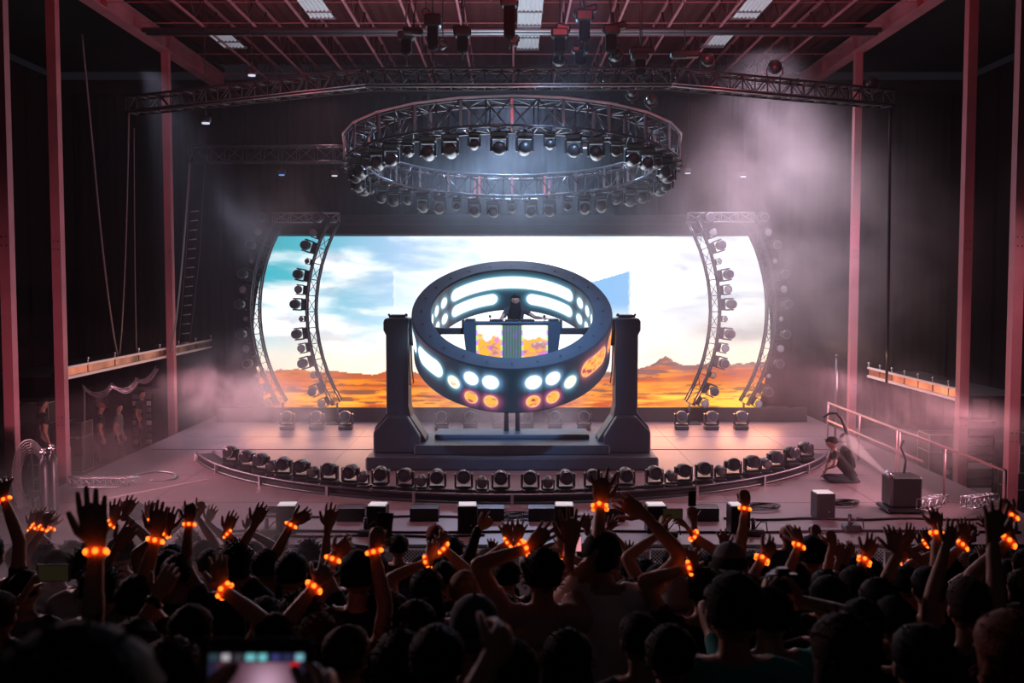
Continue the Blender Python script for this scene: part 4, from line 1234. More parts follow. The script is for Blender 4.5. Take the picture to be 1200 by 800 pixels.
def hat_mb(C, Rm, style, k):
    m = MB()
    M4 = Matrix.Translation(C) @ Rm.to_4x4()
    sx = Matrix.Diagonal((.82, 1.0, 1, 1))
    pr = [(.104, .015), (.107, .04), (.102, .075), (.085, .108), (.05, .132), (.012, .142), (0, .143)]
    if style == 'beanie': pr = [(.103, -.02), (.11, -.015), (.11, .035), (.104, .04), (.1, .08), (.08, .12), (.045, .145), (0, .153)]
    m.lathe([(r*k, z*k) for r, z in pr], 20, M4 @ sx)
    if style in ('cap', 'capback'):
        sg = 1 if style == 'cap' else -1
        vs_ = []; N = 10
        for zo in (0, .006):
            for i in range(N+1):
                a = R(-62)+R(124)*i/N
                vs_.append(C+Rm @ (Vector((.083*math.sin(a), sg*.1*math.cos(a), .022+zo))*k))
                vs_.append(C+Rm @ (Vector((.08*math.sin(a), sg*(.1*math.cos(a)+.075*math.cos(a*1.1)), .008+zo))*k))
        fs_ = []
        o = 2*(N+1)
        for i in range(N): fs_ += [(2*i, 2*i+2, 2*i+3, 2*i+1), (o+2*i, o+2*i+1, o+2*i+3, o+2*i+2), (2*i+1, 2*i+3, o+2*i+3, o+2*i+1)]
        m.add(vs_, fs_, 0, True)
        m.ball(C+Rm @ (Vector((0, 0, .145))*k), .008*k, 6)
    return m
def hand_mb(m, W, u, nrm, ts, k=1.0, spread=.16, curl=.18, mi=0, fist=False, point=False):
    """W wrist, u finger direction, nrm the way the palm faces, ts thumb side (+1/-1)"""
    u = u.normalized(); nrm = (nrm-u*nrm.dot(u)).normalized(); t = u.cross(nrm)*ts
    up = nrm
    m.limb([W-u*.02*k, W+u*.015*k, W+u*.055*k, W+u*.09*k], [(.024*k, .018*k), (.028*k, .017*k), (.040*k, .0155*k), (.041*k, .0135*k)], 10, mi, up=up)
    offs = (.031, .0105, -.0105, -.030); lens = (.072, .082, .075, .058)
    for i, (o_, L) in enumerate(zip(offs, lens)):
        c = curl
        if fist or (point and i > 0): c = 1.35
        an = spread*(1.5-i)/1.5
        d = (u*math.cos(an)+t*math.sin(an)).normalized()
        p = W+u*(.088-.004*abs(i-1.2))*k+t*o_*k; pts = [p-d*.012*k]; pts.append(p)
        ang = c*.5
        for s_ in (.46, .3, .24):
            dd = (d*math.cos(ang)+nrm*math.sin(ang)).normalized()
            p = p+dd*L*s_*k; pts.append(p); ang += c*.75 if not (fist or (point and i > 0)) else 1.1
        m.limb(pts, [.0095*k, .0095*k, .0088*k, .008*k, .0068*k], 7, mi)
    d = (t*.8+u*.6+nrm*.15).normalized(); d2 = (t*.45+u*.85+nrm*(.2+curl*.4)).normalized()
    if fist: d = (t*.4+u*.7+nrm*.5).normalized(); d2 = (-t*.4+u*.5+nrm*.5).normalized()
    p = W+u*.028*k+t*.02*k
    m.limb([p, p+d*.035*k, p+d*.035*k+d2*.032*k, p+d*.035*k+d2*.058*k], [.0135*k, .012*k, .0105*k, .008*k], 7, mi)

def seg_dist(pts, a, b):
    ab = b-a; t = np.clip(((pts-a) @ ab)/max(1e-9, ab @ ab), 0, 1)
    return np.linalg.norm(pts-(a+t[:, None]*ab), axis=1)
PCOUNT = [0]
WARN = []
def person(label, C, zfeet, yaw=0.0, pitch=0.0, hair='short', hairm=None, shirt='black', arms=(), skin=None, hat=None, hatm=None,
           sleeves='short', wide=1.0, hk=1.0, group='crowd facing the stage', voxel=None, joints=None, sit=None, hyaw=None, cat='person', hcx=1.0, lean=0.0):
    """C: head centre in the world. Returns the root Empty."""
    skin = skin or SKIN; hairm = hairm or HAIRD
    PCOUNT[0] += 1; rnd = random.Random(PCOUNT[0]*7)
    root = empty('person', (C.x, C.y, zfeet), label=label, cat=cat, group=group)
    O = Vector((C.x, C.y, zfeet)); C = C-O
    s = max(.94, min(1.1, (C.z+.12)/1.75)); hk = hk*1.0
    Y = Matrix.Rotation(yaw, 3, 'Z'); hy = yaw if hyaw is None else hyaw
    def loc(v): return Y @ Vector(v)
    nb = C+loc((0, -.015-lean*.1, -.185*s))
    S = {}; 
    for sd, sg in (('l', -1), ('r', 1)):
        raised = any(a[0] == sd for a in arms)
        S[sd] = nb+loc((sg*(.172 if raised else .18)*s*wide, 0, (-.02 if raised else -.055)*s))
    ch = nb+loc((0, -lean*.3, -.17*s)); wa = nb+loc((0, -lean*.8, -.38*s)); pe = nb+loc((0, -lean, -.56*s))
    m = MB()
    tor = [nb+Vector((0, 0, .02)), nb+loc((0, 0, -.05*s)), nb.lerp(ch, .5), ch, wa, pe, pe+Vector((0, 0, -.07*s))]
    wr = wide*s
    m.limb(tor, [(.06*s, .055*s), (.125*wr, .08*s), (.17*wr, .105*s), (.165*wr, .115*s), (.138*wr, .1*s), (.163*wr, .12*s), (.13*wr, .11*s)], 16, up=loc((0, 1, 0)))
    m.limb([nb-Vector((0, 0, .03)), nb+Vector((0, 0, .04)), C+Vector((0, 0, -.07))], [.062*s, .055*s, .052*s], 12)
    segs = [(nb, wa, 'shirt'), (wa, pe, 'shirt'), (nb+Vector((0, 0, .05)), C, 'skin')]
    hands = []
    bands = []
    for sd, sg in (('l', -1), ('r', 1)):
        A = next((a for a in arms if a[0] == sd), None)
        sh = S[sd]; U, F = .285*s, .255*s
        m.limb([nb+Vector((0, 0, -.03)), nb.lerp(sh, .55)+Vector((0, 0, .012)), sh], [.055*s, .058*s, .062*s], 10)
        if A is None:
            el = sh+loc((sg*.07, -.03, -.275*s)); w_ = el+loc((-sg*.01, .09, -.24*s)); u = loc((0, .15, -1)); nr = loc((-sg, 0, 0)); o = {}
            k = s
        else:
            _, wp, hd, o = A
            w_ = wp-O; u = hd
            d = w_-sh; L = d.length; mx = (U+F)*.985
            if L > mx:
                f = min(1.18, L/mx); U *= f; F *= f
                if L > mx*1.18:
                    WARN.append((label[:40], round(L/mx, 2)))
                    w_ = sh+d*(mx*1.18/L)
                    d = w_-sh
                L = d.length
            pole = o.get('pole') or loc((sg*1.0, .1, -.6))
            if 'e' in o: pole = (o['e']-O)-(sh+w_)/2
            dn = d.normalized(); pole = pole-dn*pole.dot(dn)
            pole = pole.normalized() if pole.length > 1e-4 else dn.orthogonal()
            a_ = (U*U-F*F+L*L)/(2*L); h_ = math.sqrt(max(0, U*U-a_*a_))
            el = sh+dn*a_+pole*h_
            nr = o.get('n') or loc((0, 1, .1)); k = s*o.get('k', 1)
            if o.get('band') or o.get('watch'): bands.append((w_, (w_-el).normalized(), o, s))
        m.limb([sh, sh.lerp(el, .45), el], [.056*s*wide**.5, .048*s, .040*s], 10)
        m.limb([el, el.lerp(w_, .35), w_], [.040*s, .039*s, .026*s], 10)
        hands.append((w_, u, nr, sd, o, k))
        md = sh.lerp(el, .5)
        segs += [(sh, md, 'shirt'), (md, el, 'shirt' if sleeves == 'long' else ('skin' if sleeves != 'none' else 'skin')), (el, w_, 'shirt' if sleeves == 'long' else 'skin')]
        if sleeves == 'none': segs[-3] = (sh, md, 'skin')
    zk = pe.z*.5
    for sg in (-1, 1):
        hp = pe+loc((sg*.085*wr, 0, -.04*s))
        if sit is None:
            kn = Vector((hp.x, hp.y, 0))+loc((sg*.015, .03, 0)); kn.z = (hp.z-.0)*.53
            an = Vector((hp.x, hp.y, .085))+loc((sg*.03, -.02, 0))
        else: kn, an = [v-O for v in sit[0 if sg < 0 else 1]]
        fdir = loc((sg*.15, 1, 0)) if sit is None else sit[2]
        m.limb([hp, hp.lerp(kn, .5), kn], [.088*wr, .072*s, .055*s], 12)
        m.limb([kn, kn.lerp(an, .35), an], [.053*s, .052*s, .034*s], 10)
        toe = an+fdir.normalized()*.17+Vector((0, 0, -.045))
        m.limb([an+Vector((0, 0, -.035))-fdir.normalized()*.04, an.lerp(toe, .5)+Vector((0, 0, -.01)), toe], [.042, .04, .032], 8)
        segs += [(hp, kn, 'pants'), (kn, an, 'pants'), (an+Vector((0, 0, -.04)), toe, 'shoe')]
    # fuse into one continuous surface
    me = m.mesh('body_raw', [skin])
    t = bpy.data.objects.new('tmp', me); COL.objects.link(t)
    rm = t.modifiers.new('r', 'REMESH'); rm.mode = 'VOXEL'; rm.voxel_size = voxel or .02; rm.use_smooth_shade = True
    sm = t.modifiers.new('s', 'SMOOTH'); sm.factor = .5; sm.iterations = 3
    dg = bpy.context.evaluated_depsgraph_get(); ev = t.evaluated_get(dg); em = ev.to_mesh()
    nv = len(em.vertices); co = np.empty(nv*3); em.vertices.foreach_get('co', co); co = co.reshape(-1, 3)
    no = np.empty(nv*3); em.vertices.foreach_get('normal', no); no = no.reshape(-1, 3)
    faces = [tuple(p.vertices) for p in em.polygons]
    ev.to_mesh_clear(); bpy.data.objects.remove(t); bpy.data.meshes.remove(me)
    D_ = np.stack([seg_dist(co, np.array(a), np.array(b)) for a, b, _ in segs]); kinds = [x[2] for x in segs]
    code = {'skin': 0, 'shirt': 1, 'pants': 2, 'shoe': 3}
    vc = np.array([code[k_] for k_ in kinds])[D_.argmin(0)]
    off = np.where(vc == 1, .010, np.where(vc == 2, .006, 0.0))
    # cloth folds
    ph = np.sin(co[:, 2]*31+co[:, 0]*11+PCOUNT[0])*np.sin(co[:, 1]*23+co[:, 0]*17)
    off = off+np.where((vc == 1) | (vc == 2), ph*.004, 0)
    co = co+no*off[:, None]
    B = MB(); B.v = [tuple(v) for v in co]; B.f = faces
    B.m = [int(np.bincount(vc[list(f)]).argmax()) for f in faces]; B.s = [True]*len(faces)
    Rm = head_mb(B, C, hy, pitch, s*hk)
    for w_, u, nr, sd, o, k in hands:
        ref = loc((1, 0, 0)) if sd == 'l' else loc((-1, 0, 0))
        u_ = u.normalized(); n_ = (nr-u_*nr.dot(u_)).normalized(); tt = u_.cross(n_)
        ts = 1 if tt.dot(ref) > 0 else -1
        if o.get('flip'): ts = -ts
        hand_mb(B, w_, u, nr, ts, k, o.get('spread', .2), o.get('curl', .2), 0, o.get('fist', False), o.get('point', False))
    body = B.build('body', [skin, SHIRTS[shirt], DENIM, SHOE, EYE], root)
    if hair != 'bald' and not (hat == 'beanie'):
        st = hair if not hat or hair == 'long' else 'crop'
        hair_mb(C, Rm, st, s*hk, PCOUNT[0]*1.3, rnd, hcx).build('hair', hairm, root)
    if hat: hat_mb(C, Rm, hat, s*hk*1.03).build('beanie' if hat == 'beanie' else 'cap', hatm or CAPG, root)
    for w_, ax, o, s_ in bands:
        q = ax.to_track_quat('Z', 'Y').to_matrix().to_4x4()
        M4 = Matrix.Translation(w_-ax*.012) @ q
        if o.get('watch'):
            b = MB(); b.lathe([(.029*s_, -.012), (.033*s_, -.01), (.033*s_, .01), (.029*s_, .012)], 16, M4); o1 = b.build('wristwatch', BLACK, root)
            b = MB(); b.ball(M4 @ Vector((0, -.036, 0)), .012, 8); b.ball(M4 @ Vector((.036, 0, 0)), .009, 8); b.build('watch_case', ALU, o1)
        else:
            b = MB(); b.lathe([(.030*s_, -.013), (.034*s_, -.012), (.034*s_, .012), (.030*s_, .013)], 18, M4); o1 = b.build('wristband', BANDM, root)
            cd = Vector((0, 0, CAM_Z))-(O+w_); cl = M4.to_3x3().inverted() @ cd; a0 = math.atan2(cl.y, cl.x)
            b = MB()
            for k_ in range(-2, 4):
                a = a0+math.radians(60)*k_-.1
                b.ball(M4 @ Vector((.036*s_*math.cos(a), .036*s_*math.sin(a), 0)), .0105*s_, 8)
            b.build('led', LEDC, o1)
    return root

def crowd(label, hx, hy, D, arms=(), H=None, **kw):
    """hx, hy: centre of the head in the photograph; arms: (side, wrist px, finger tip px, options)"""
    C = P(hx, hy, D); z0 = zf(D)
    out = []
    yaw = kw.get('yaw', 0)
    for a in arms:
        sd, (wx, wy), (tx, ty), o = (*a, {}) if len(a) == 3 else a
        o = dict(o)
        sg = -1 if sd == 'l' else 1
        sh = C+Vector((sg*.17, 0, -.2))
        best = None
        for dd in np.linspace(-.25, .5, 16):
            w_ = P(wx, wy, D+dd); L = (w_-sh).length
            sc_ = abs(dd-o.get('d', .12))+max(0, L-.52)*8
            if best is None or sc_ < best[0]: best = (sc_, w_, D+dd)
        w_ = best[1]; Dw = best[2]
        t = P(tx, ty, Dw); v = t-w_; L = v.length; full = .178
        if L < full: v.y += math.sqrt(full*full-L*L)*.85
        kk = max(.9, min(1.25, v.length/full))
        o['k'] = kk*o.get('k', 1)
        if 'e' in o: o['e'] = P(*o['e'], D+.03)
        out.append((sd, w_, v.normalized(), o))
    kw.setdefault('voxel', .016 if D < 5 else .02)
    kw.setdefault('group', 'crowd facing the stage')
    if C.z+.12-z0 < 1.3: z0 = C.z+.12-1.3
    if C.z+.12-z0 > 2.05: z0 = C.z+.12-2.05
    return person(label, C, z0, arms=out, **kw)

def phone(c, w_, h, label, screen=None, rot=(0, 0, 0), es=.5):
    g = empty('phone', c, rot, label=label, cat='phone', group='phones held up in the crowd')
    m = MB(); m.box((0, 0, 0), (w_, .009, h), b=.003); m.build('phone_case', BLACK, g)
    if screen:
        m = MB(); m.box((0, -.0055, 0), (w_*.9, .002, h*.88)); m.build('display', screen, g)
    m = MB(); m.cyl((w_*.3, .005, h*.35), (w_*.3, .0075, h*.35), .006, n=8); m.build('camera_lens', LENS, g)
    return g
B_ = {'band': 1}
def b(**k): return dict(B_, **k)
# --- performer, stagehands
crowd_ = crowd
C = P(604, 352, 21.55)
w1 = C+Vector((.56, -.22, -.36)); w2 = C+Vector((-.2, -.36, -.5))
person('dark-haired performer standing inside the ring behind the booth, one arm stretched out', C, 1.66, yaw=math.pi, pitch=-.15, hair='long', shirt='charcoal',
       arms=[('l', w1, Vector((.9, -.2, -.1)), {'n': Vector((0, 0, -1))}), ('r', w2, Vector((.2, -.8, -.3)), {'n': Vector((0, 0, -1))})], group='people on the stage', voxel=.02, cat='person')
# kneeling crew member at right
c0 = onfloor(987, 566)
Ck = P(975, 519, 18.85)
kneel = ((Vector((c0.x-.24, 18.7, .07)), Vector((c0.x+.17, 18.72, .08))), (Vector((c0.x-.22, 18.97, .07)), Vector((c0.x+.2, 18.97, .08))), Vector((1, .05, -.1)))
person('person in dark clothes kneeling at the right edge of the stage, bent over the track', Ck, 0, yaw=R(80), pitch=-.5, hair='short', shirt='black', sit=kneel, lean=.34, hk=1.1, skin=SKIND,
       arms=[('l', P(969, 549, 18.7), Vector((-.4, 0, -.8)), {}), ('r', P(967, 551, 19.0), Vector((-.4, 0, -.8)), {})], group='people on the stage', voxel=.02, cat='person')
m = MB(); m.box((0, 0, 0), (.17, .26, .46), Matrix.Rotation(-.22, 3, 'Y'), b=.05); m.box((.09, 0, -.06), (.06, .2, .22), Matrix.Rotation(-.22, 3, 'Y'), b=.025)
tag(m.build('backpack', SHIRTS['black'], loc=P(993, 537, 18.87)), 'black backpack worn by the kneeling person', 'backpack')
m = MB(); m.tube([P(965, 489, 18.9), P(972, 484, 18.9), P(980, 484, 18.9), P(986, 490, 18.9), P(991, 502, 18.9), P(994, 516, 18.9), P(996, 528, 18.9)], [.018, .022, .024, .028, .035, .04, .04], 8)
tag(m.build('smoke_hose', CABLE), 'thick curved black hose over the shoulder of the kneeling person', 'hose')
for (hx, hy, D, lab, kw) in (((50, 474, 22, 'stagehand in black standing between the two front left columns', dict(yaw=-.9, shirt='black'))),
                         ((118, 478, 24.6, 'stagehand in black shorts and cap standing by the left road cases', dict(yaw=-1.2, shirt='black', hat='cap', hatm=CAPR))),
                         ((139, 478, 25.2, 'stagehand in pale shirt behind the capped stagehand', dict(yaw=-1.5, shirt='grey', hair='short'))),
                         ((166, 462, 26.5, 'stagehand in dark clothes far back in the left wing', dict(yaw=-1.7, shirt='charcoal')))):
    person(lab, P(hx, hy, D), -.7, group='stagehands in the left wing', arms=(), **kw)

# --- the crowd, seen from behind
A = 'person '
crowd(A+'out of focus dark head and shoulders in the lower left corner', 83, 872, 1.18, hair='long', hcx=1.05, voxel=.014)
crowd(A+'filming with a phone at the left edge of the crowd', -2, 722, 4.5, [('r', (27, 700), (43, 664), dict(e=(22, 740), n=Vector((1, .3, 0)), curl=.9, spread=.05))], hair='short', hairm=HAIRB)
phone(P(63, 671, 4.62), .152, .082, 'phone filming, held sideways near the left edge, warm dim screen', mat('dim_phone_picture', (.02, .02, .01), .3, emis=(.014, .011, .005), es=.8))
crowd(A+'with large open hand and orange wristband, left foreground, arm straight up', 74, 778, 3.1, [('r', (113, 642), (104, 564), b(e=(116, 738), spread=.1, curl=.12))], wide=1.05)
crowd(A+'raising an open palm just right of the large left hand', 118, 690, 5.2, [('r', (137, 642), (157, 611), dict(e=(140, 690), spread=.12))], shirt='grey', hair='messy')
crowd(A+'with two small raised hands and one band left of the smoky head', 142, 648, 7.2, [('l', (133, 612), (137, 583), b(spread=.25)), ('r', (146, 604), (153, 582), dict(spread=.25))], shirt='charcoal')
crowd(A+'with short hair and grey shirt standing in smoke at the left', 161, 603, 10.5, shirt='grey', hair='crop', arms=[('r', (172, 630), (178, 612))])
crowd(A+'with bright wide orange wristband left of centre-left, hand straight up', 160, 705, 4.4, [('r', (183, 630), (184, 585), b(e=(176, 690), spread=.06))])
crowd(A+'with half hidden hand and band right behind the wide orange wristband', 203, 660, 6.4, [('l', (196, 623), (197, 594), b())], shirt='grey', skin=SKIND)
crowd(A+'with stacked orange lights on the wrist beside the straight raised hand', 150, 655, 7.6, [('r', (174, 607), (171, 586), b())], shirt='charcoal')
crowd(A+'with thin raised arm and band under two pointing fingers', 208, 672, 6.0, [('r', (222, 612), (219, 584), b(e=(216, 650), point=True))], skin=SKIND)
crowd(A+'making a two finger sign behind the smoky crowd at left', 236, 650, 8.0, [('r', (231, 605), (237, 582), dict(point=True, spread=.4))], shirt='charcoal')
crowd(A+'with red lit open hand over a broad orange wristband at left', 224, 742, 3.9, [('r', (261, 690), (246, 646), b(e=(277, 742), spread=.12, curl=.2))], shirt='black')
crowd(A+'with dark round head beside the red lit hand', 275, 662, 6.0, [('r', (298, 615), (307, 591), dict(e=(291, 655), spread=.12))], shirt='black', hair='messy')
crowd(A+'wearing a dark wristwatch, hand held high at left', 158, 760, 3.7, [('r', (182, 702), (200, 664), dict(watch=1, e=(172, 752), spread=.05))], hair='short')
crowd(A+'with hazy curved hand and orange band left of the round dark head', 247, 662, 7.0, [('r', (265, 624), (274, 598), b(spread=.12))], shirt='charcoal')
crowd(A+'with bent hand pointing right over an orange band before the first effects box', 312, 665, 6.3, [('r', (342, 613), (368, 600), b(e=(325, 650), spread=.1, curl=.5))], skin=SKIND)
crowd(A+'with slim hand straight up between the first two effects boxes', 368, 680, 6.0, [('r', (384, 620), (390, 588), dict(e=(380, 655), spread=.16))])
crowd(A+'with dark head and necklace left of the slim raised hand', 342, 672, 5.6, shirt='black', hair='short')
crowd(A+'with curly dark hair and arm reaching right, bright band on the wrist', 352, 728, 4.5, [('r', (391, 652), (414, 634), b(e=(368, 690), spread=.08, curl=.35))], hair='curly')
crowd(A+'with orange band low on the wrist in front of the curly haired person', 322, 752, 3.9, [('r', (370, 685), (384, 664), b(e=(352, 735)))], hair='short', shirt='charcoal')
crowd(A+'with square dark head in black T-shirt, centre-left', 420, 674, 5.0, hair='short', hcx=1.05, wide=1.12, shirt='black')
crowd(A+'in pale cap left of the square dark head', 391, 668, 7.8, hat='capback', hatm=CAPW, shirt='maroon')
crowd(A+'holding a phone upright, orange band, arm rising from lower right', 487, 735, 4.3, [('l', (438, 643), (444, 612), b(e=(466, 705), curl=.7, spread=.04))], hair='long', shirt='charcoal')
phone(P(450, 620, 4.55), .075, .15, 'phone held upright above the orange band, second effects box behind', None, rot=(0, .1, .3))
crowd(A+'standing alone in dark clothes right of the upright phone', 467, 641, 9.6, hair='short', shirt='charcoal', hk=1.08)
crowd(A+'in reddish hat in the front row left of centre', 510, 631, 10.2, hat='cap', hatm=CAPR, shirt='black')
crowd(A+'with long hair, two orange bands, hands together left of centre', 500, 692, 5.4, [('l', (503, 657), (510, 634), b()), ('r', (518, 640), (523, 618), b(k=.8))], hair='long', shirt='black')
crowd(A+'with short fair hair behind the slate cap, left of centre', 545, 692, 5.3, hair='crop', hairm=HAIRF, shirt='charcoal')
crowd(A+'in long sleeves pointing up to the right, left of centre', 520, 676, 6.9, [('r', (560, 620), (584, 602), dict(e=(543, 655), point=True, curl=.4))], sleeves='long')
crowd(A+'in slate blue cap in the foreground left of centre', 556, 744, 3.5, hat='capback', hatm=CAPB, shirt='charcoal', hair='short')
crowd(A+'with pale blue shoulder half hidden behind the slate cap', 512, 775, 3.1, shirt='blue', hair='short')
crowd(A+'with messy bun and tan top, both arms straight up, centre', 636, 674, 4.9, [('l', (619, 642), (650, 613), b(e=(593, 690), spread=.28, curl=.1)), ('r', (668, 642), (671, 594), dict(e=(675, 700), spread=.3, curl=.1))], hair='bun', hairm=HAIRB, shirt='tan', hcx=1.04)
crowd(A+'with spread fingers and two small bands above the bun haired person', 594, 676, 6.4, [('l', (597, 634), (590, 608), b(spread=.4)), ('r', (606, 635), (611, 607), b(spread=.4))], shirt='black')
crowd(A+'tall in pale grey T-shirt, head tilted up, both arms raised, right of centre', 706, 650, 5.1, [('l', (703, 592), (707, 550), b(e=(688, 640), spread=.45)), ('r', (757, 605), (722, 582), dict(e=(793, 662), spread=.2, curl=.1))], shirt='white', hair='short', pitch=.35, hyaw=-.35, wide=1.0)
crowd(A+'with pale fingers spread behind the tall person, left side', 688, 652, 8.5, [('r', (688, 622), (688, 600), dict(spread=.4))], shirt='charcoal')
crowd(A+'with pale open hand just above the tall head', 722, 655, 8.5, [('r', (712, 620), (728, 608), dict(spread=.35))])
crowd(A+'with hand up in front of the right grille panel', 738, 668, 8.0, [('r', (737, 655), (742, 632), dict(spread=.3))])
crowd(A+'with orange band in dark cluster under the fourth effects box', 652, 676, 6.6, [('r', (659, 648), (656, 628), b(spread=.3))])
phone(P(633, 649, 7.6), .055, .1, 'small bright white phone screen above the messy bun', mat('bright_phone_picture', (.5, .5, .5), .3, emis=(.75, .7, .78), es=1))
phone(P(677, 637, 7.2), .055, .12, 'small pink phone screen left of the tall person', mat('pink_phone_picture', (.5, .2, .25), .3, emis=(.8, .3, .34), es=1))
crowd(A+'in dark cap with fluffy hair to the left, right of centre', 855, 666, 5.6, hair='fluffy', hat='capback', hatm=CAPG, shirt='maroon', hcx=1.1)
crowd(A+'in teal T-shirt with short dark hair, foreground right of centre', 860, 716, 3.5, hair='short', shirt='teal', wide=1.1, hk=1.12)
crowd(A+'in pale grey cap behind the teal shirt, right of centre', 792, 706, 5.3, hat='beanie', hatm=CAPG, shirt='charcoal')
crowd(A+'holding a phone sideways with both hands, band on right wrist', 794, 662, 6.2, [('l', (773, 625), (780, 600), dict(curl=.7, n=Vector((1, .4, 0)))), ('r', (811, 626), (797, 606), b(curl=.7, n=Vector((-1, .4, 0))))])
phone(P(788, 602, 6.35), .13, .07, 'phone held sideways in two hands before the fifth effects box', mat('dim_phone_picture', (.02, .02, .01)))
crowd(A+'holding a phone straight up with a thin arm, right of centre', 832, 668, 7.0, [('l', (813, 612), (811, 588), dict(curl=.7, spread=.05, e=(820, 650)))], shirt='black')
phone(P(811, 584, 7.15), .055, .11, 'dark phone held straight up on a thin arm right of centre', None)
crowd(A+'with orange band at chest height behind the pale grey cap', 826, 692, 5.0, [('l', (811, 665), (819, 645), b(d=.0))])
crowd(A+'raising a clenched fist with orange band, right of centre', 846, 676, 6.0, [('r', (873, 592), (877, 568), b(fist=True, e=(868, 650)))])
crowd(A+'with small spread hand left of the raised fist', 858, 684, 7.0, [('l', (849, 644), (850, 618), dict(spread=.4))])
crowd(A+'with glowing red palm and orange band right of the raised fist', 876, 700, 4.9, [('r', (894, 653), (920, 636), b(e=(888, 692), spread=.25, curl=.3))])
crowd(A+'with slim forearm and orange band reaching right before the pale round head', 896, 700, 5.5, [('r', (937, 637), (934, 616), b(e=(907, 668)))])
crowd(A+'with dark round head and fist above it at right', 951, 650, 7.0, [('r', (956, 633), (962, 612), dict(fist=True))], hair='short', hcx=1.1)
crowd(A+'with pale round bald head in the front row at right', 923, 626, 11.0, hair='bald', shirt='grey')
crowd(A+'with bent wrist and curled fingers right of the dark round head', 968, 690, 5.8, [('r', (975, 640), (980, 618), dict(e=(968, 675), curl=.9))])
crowd(A+'with pinkish spread hand at right before the small lip stand', 978, 688, 6.2, [('r', (983, 656), (993, 634), dict(spread=.3, e=(972, 680)))], hair='bald')
crowd(A+'with vertical row of orange lights on the wrist at right', 1003, 690, 5.2, [('r', (1014, 655), (1034, 628), b(e=(995, 685)))])
crowd(A+'with straight vertical forearm, fingers up, at right', 1030, 708, 4.6, [('r', (1051, 650), (1053, 616), dict(e=(1048, 698), spread=.08))], hair='long', shirt='black')
crowd(A+'reaching forward over the vertical forearm at right', 1062, 684, 6.2, [('r', (1060, 640), (1077, 614), dict(spread=.2))])
crowd(A+'with open hand over orange band, highest at right centre', 1088, 690, 5.2, [('r', (1098, 622), (1106, 595), b(e=(1094, 662), spread=.25))])
crowd(A+'with long bent pinkish arm reaching up to the right', 1048, 728, 4.4, [('r', (1108, 642), (1133, 612), dict(e=(1076, 692), spread=.2))], shirt='black', sleeves='none')
crowd(A+'with round short hair beside the long bent arm, right', 1137, 712, 3.9, hair='short', hairm=HAIRB, shirt='black')
crowd(A+'with band on a vertical arm left of the tallest right hand', 1146, 690, 5.5, [('l', (1130, 637), (1137, 606), b(spread=.1))])
crowd(A+'with low orange light on the wrist left of the tallest right hand', 1160, 700, 6.2, [('l', (1154, 661), (1160, 640), b())])
crowd(A+'with the largest spread hand raised at the right', 1196, 742, 3.8, [('l', (1163, 634), (1170, 580), dict(e=(1165, 700), spread=.28, curl=.15))], hair='short')
crowd(A+'with orange band right of the largest right hand, lower', 1204, 696, 4.6, [('l', (1185, 632), (1180, 604), b())])
crowd(A+'with orange band at the right edge, upper', 1206, 668, 5.6, [('l', (1187, 602), (1177, 586), b(curl=.5))])
crowd(A+'with smooth long hair, bottom right foreground', 988, 768, 2.9, hair='long', hairm=HAIRB, shirt='black')
crowd(A+'with long reddish hair at the bottom right corner', 1186, 772, 2.9, hair='long', hairm=HAIRR, shirt='black', hcx=1.15)
crowd(A+'with dark hair behind the smooth long hair, right', 972, 706, 4.4, hair='short', shirt='black')
crowd(A+'in green shirt holding up a dark camera with both hands', 902, 722, 3.95, [('l', (897, 705), (905, 680), dict(curl=.9, n=Vector((1, .3, 0)))), ('r', (940, 704), (930, 680), dict(curl=.9, n=Vector((-1, .3, 0)), e=(950, 745)))], shirt='teal', hair='short')
g = empty('camera_body', P(917, 683, 4.15), label='dark camera held up with two hands at right', cat='camera')
m = MB(); m.box((0, 0, 0), (.135, .05, .08), b=.01); m.box((0, 0, .05), (.05, .045, .03), b=.006); m.build('camera_shell', PLASTIC, g)
m = MB(); m.cyl((0, .02, 0), (0, .1, 0), .034, n=16); m.build('objective', BLACK, g)
crowd(A+'with brown hair and visible ear, bottom centre-left foreground', 407, 768, 3.7, hair='short', hairm=HAIRB, shirt='black', hyaw=-.5)
crowd(A+'with brown hair left of the visible ear, bottom centre-left', 373, 752, 4.3, hair='messy', hairm=HAIRB, shirt='black')
crowd(A+'in light shirt at the bottom left under the wristwatch arm', 200, 790, 3.3, hair='messy', hairm=HAIRB, shirt='charcoal')
# smoky group at far left
for i, (hx, hy, D, lab, arms) in enumerate((
    (22, 655, 7.8, 'with dim orange band in the smoke at far left, first', [('r', (36, 617), (38, 596), B_)]),
    (50, 658, 7.4, 'with dim orange band in the smoke at far left, second', [('l', (44, 616), (45, 594), B_)]),
    (68, 662, 7.2, 'with dim orange band in the smoke at far left, third', [('l', (52, 617), (51, 597), B_)]),
    (84, 650, 8.4, 'with dim orange band in the smoke at far left, fourth', [('l', (60, 618), (60, 600), b(d=.3))]),
    (-14, 652, 6.0, 'with orange band cut by the left edge of the picture', [('r', (4, 583), (-3, 560), B_)]),
    (100, 664, 6.6, 'in hazy grey shirt behind the large left hand', []),
    (30, 690, 5.6, 'in pale grey top behind the filming phone', []),
    (196, 668, 6.2, 'with hazy dark hair between two raised arms at left', []),
    (128, 624, 9.5, 'with small dark head in the smoke left of the grey shirt', []),
    (222, 640, 8.6, 'in the smoke with both hands up at left', [('l', (214, 612), (212, 592)), ('r', (243, 612), (249, 592))]))):
    crowd(A+lab, hx, hy, D, arms, shirt=['grey', 'charcoal', 'grey', 'white', 'black', 'grey', 'grey', 'charcoal', 'charcoal', 'grey'][i], hair=['short', 'messy', 'crop', 'long'][i % 4])
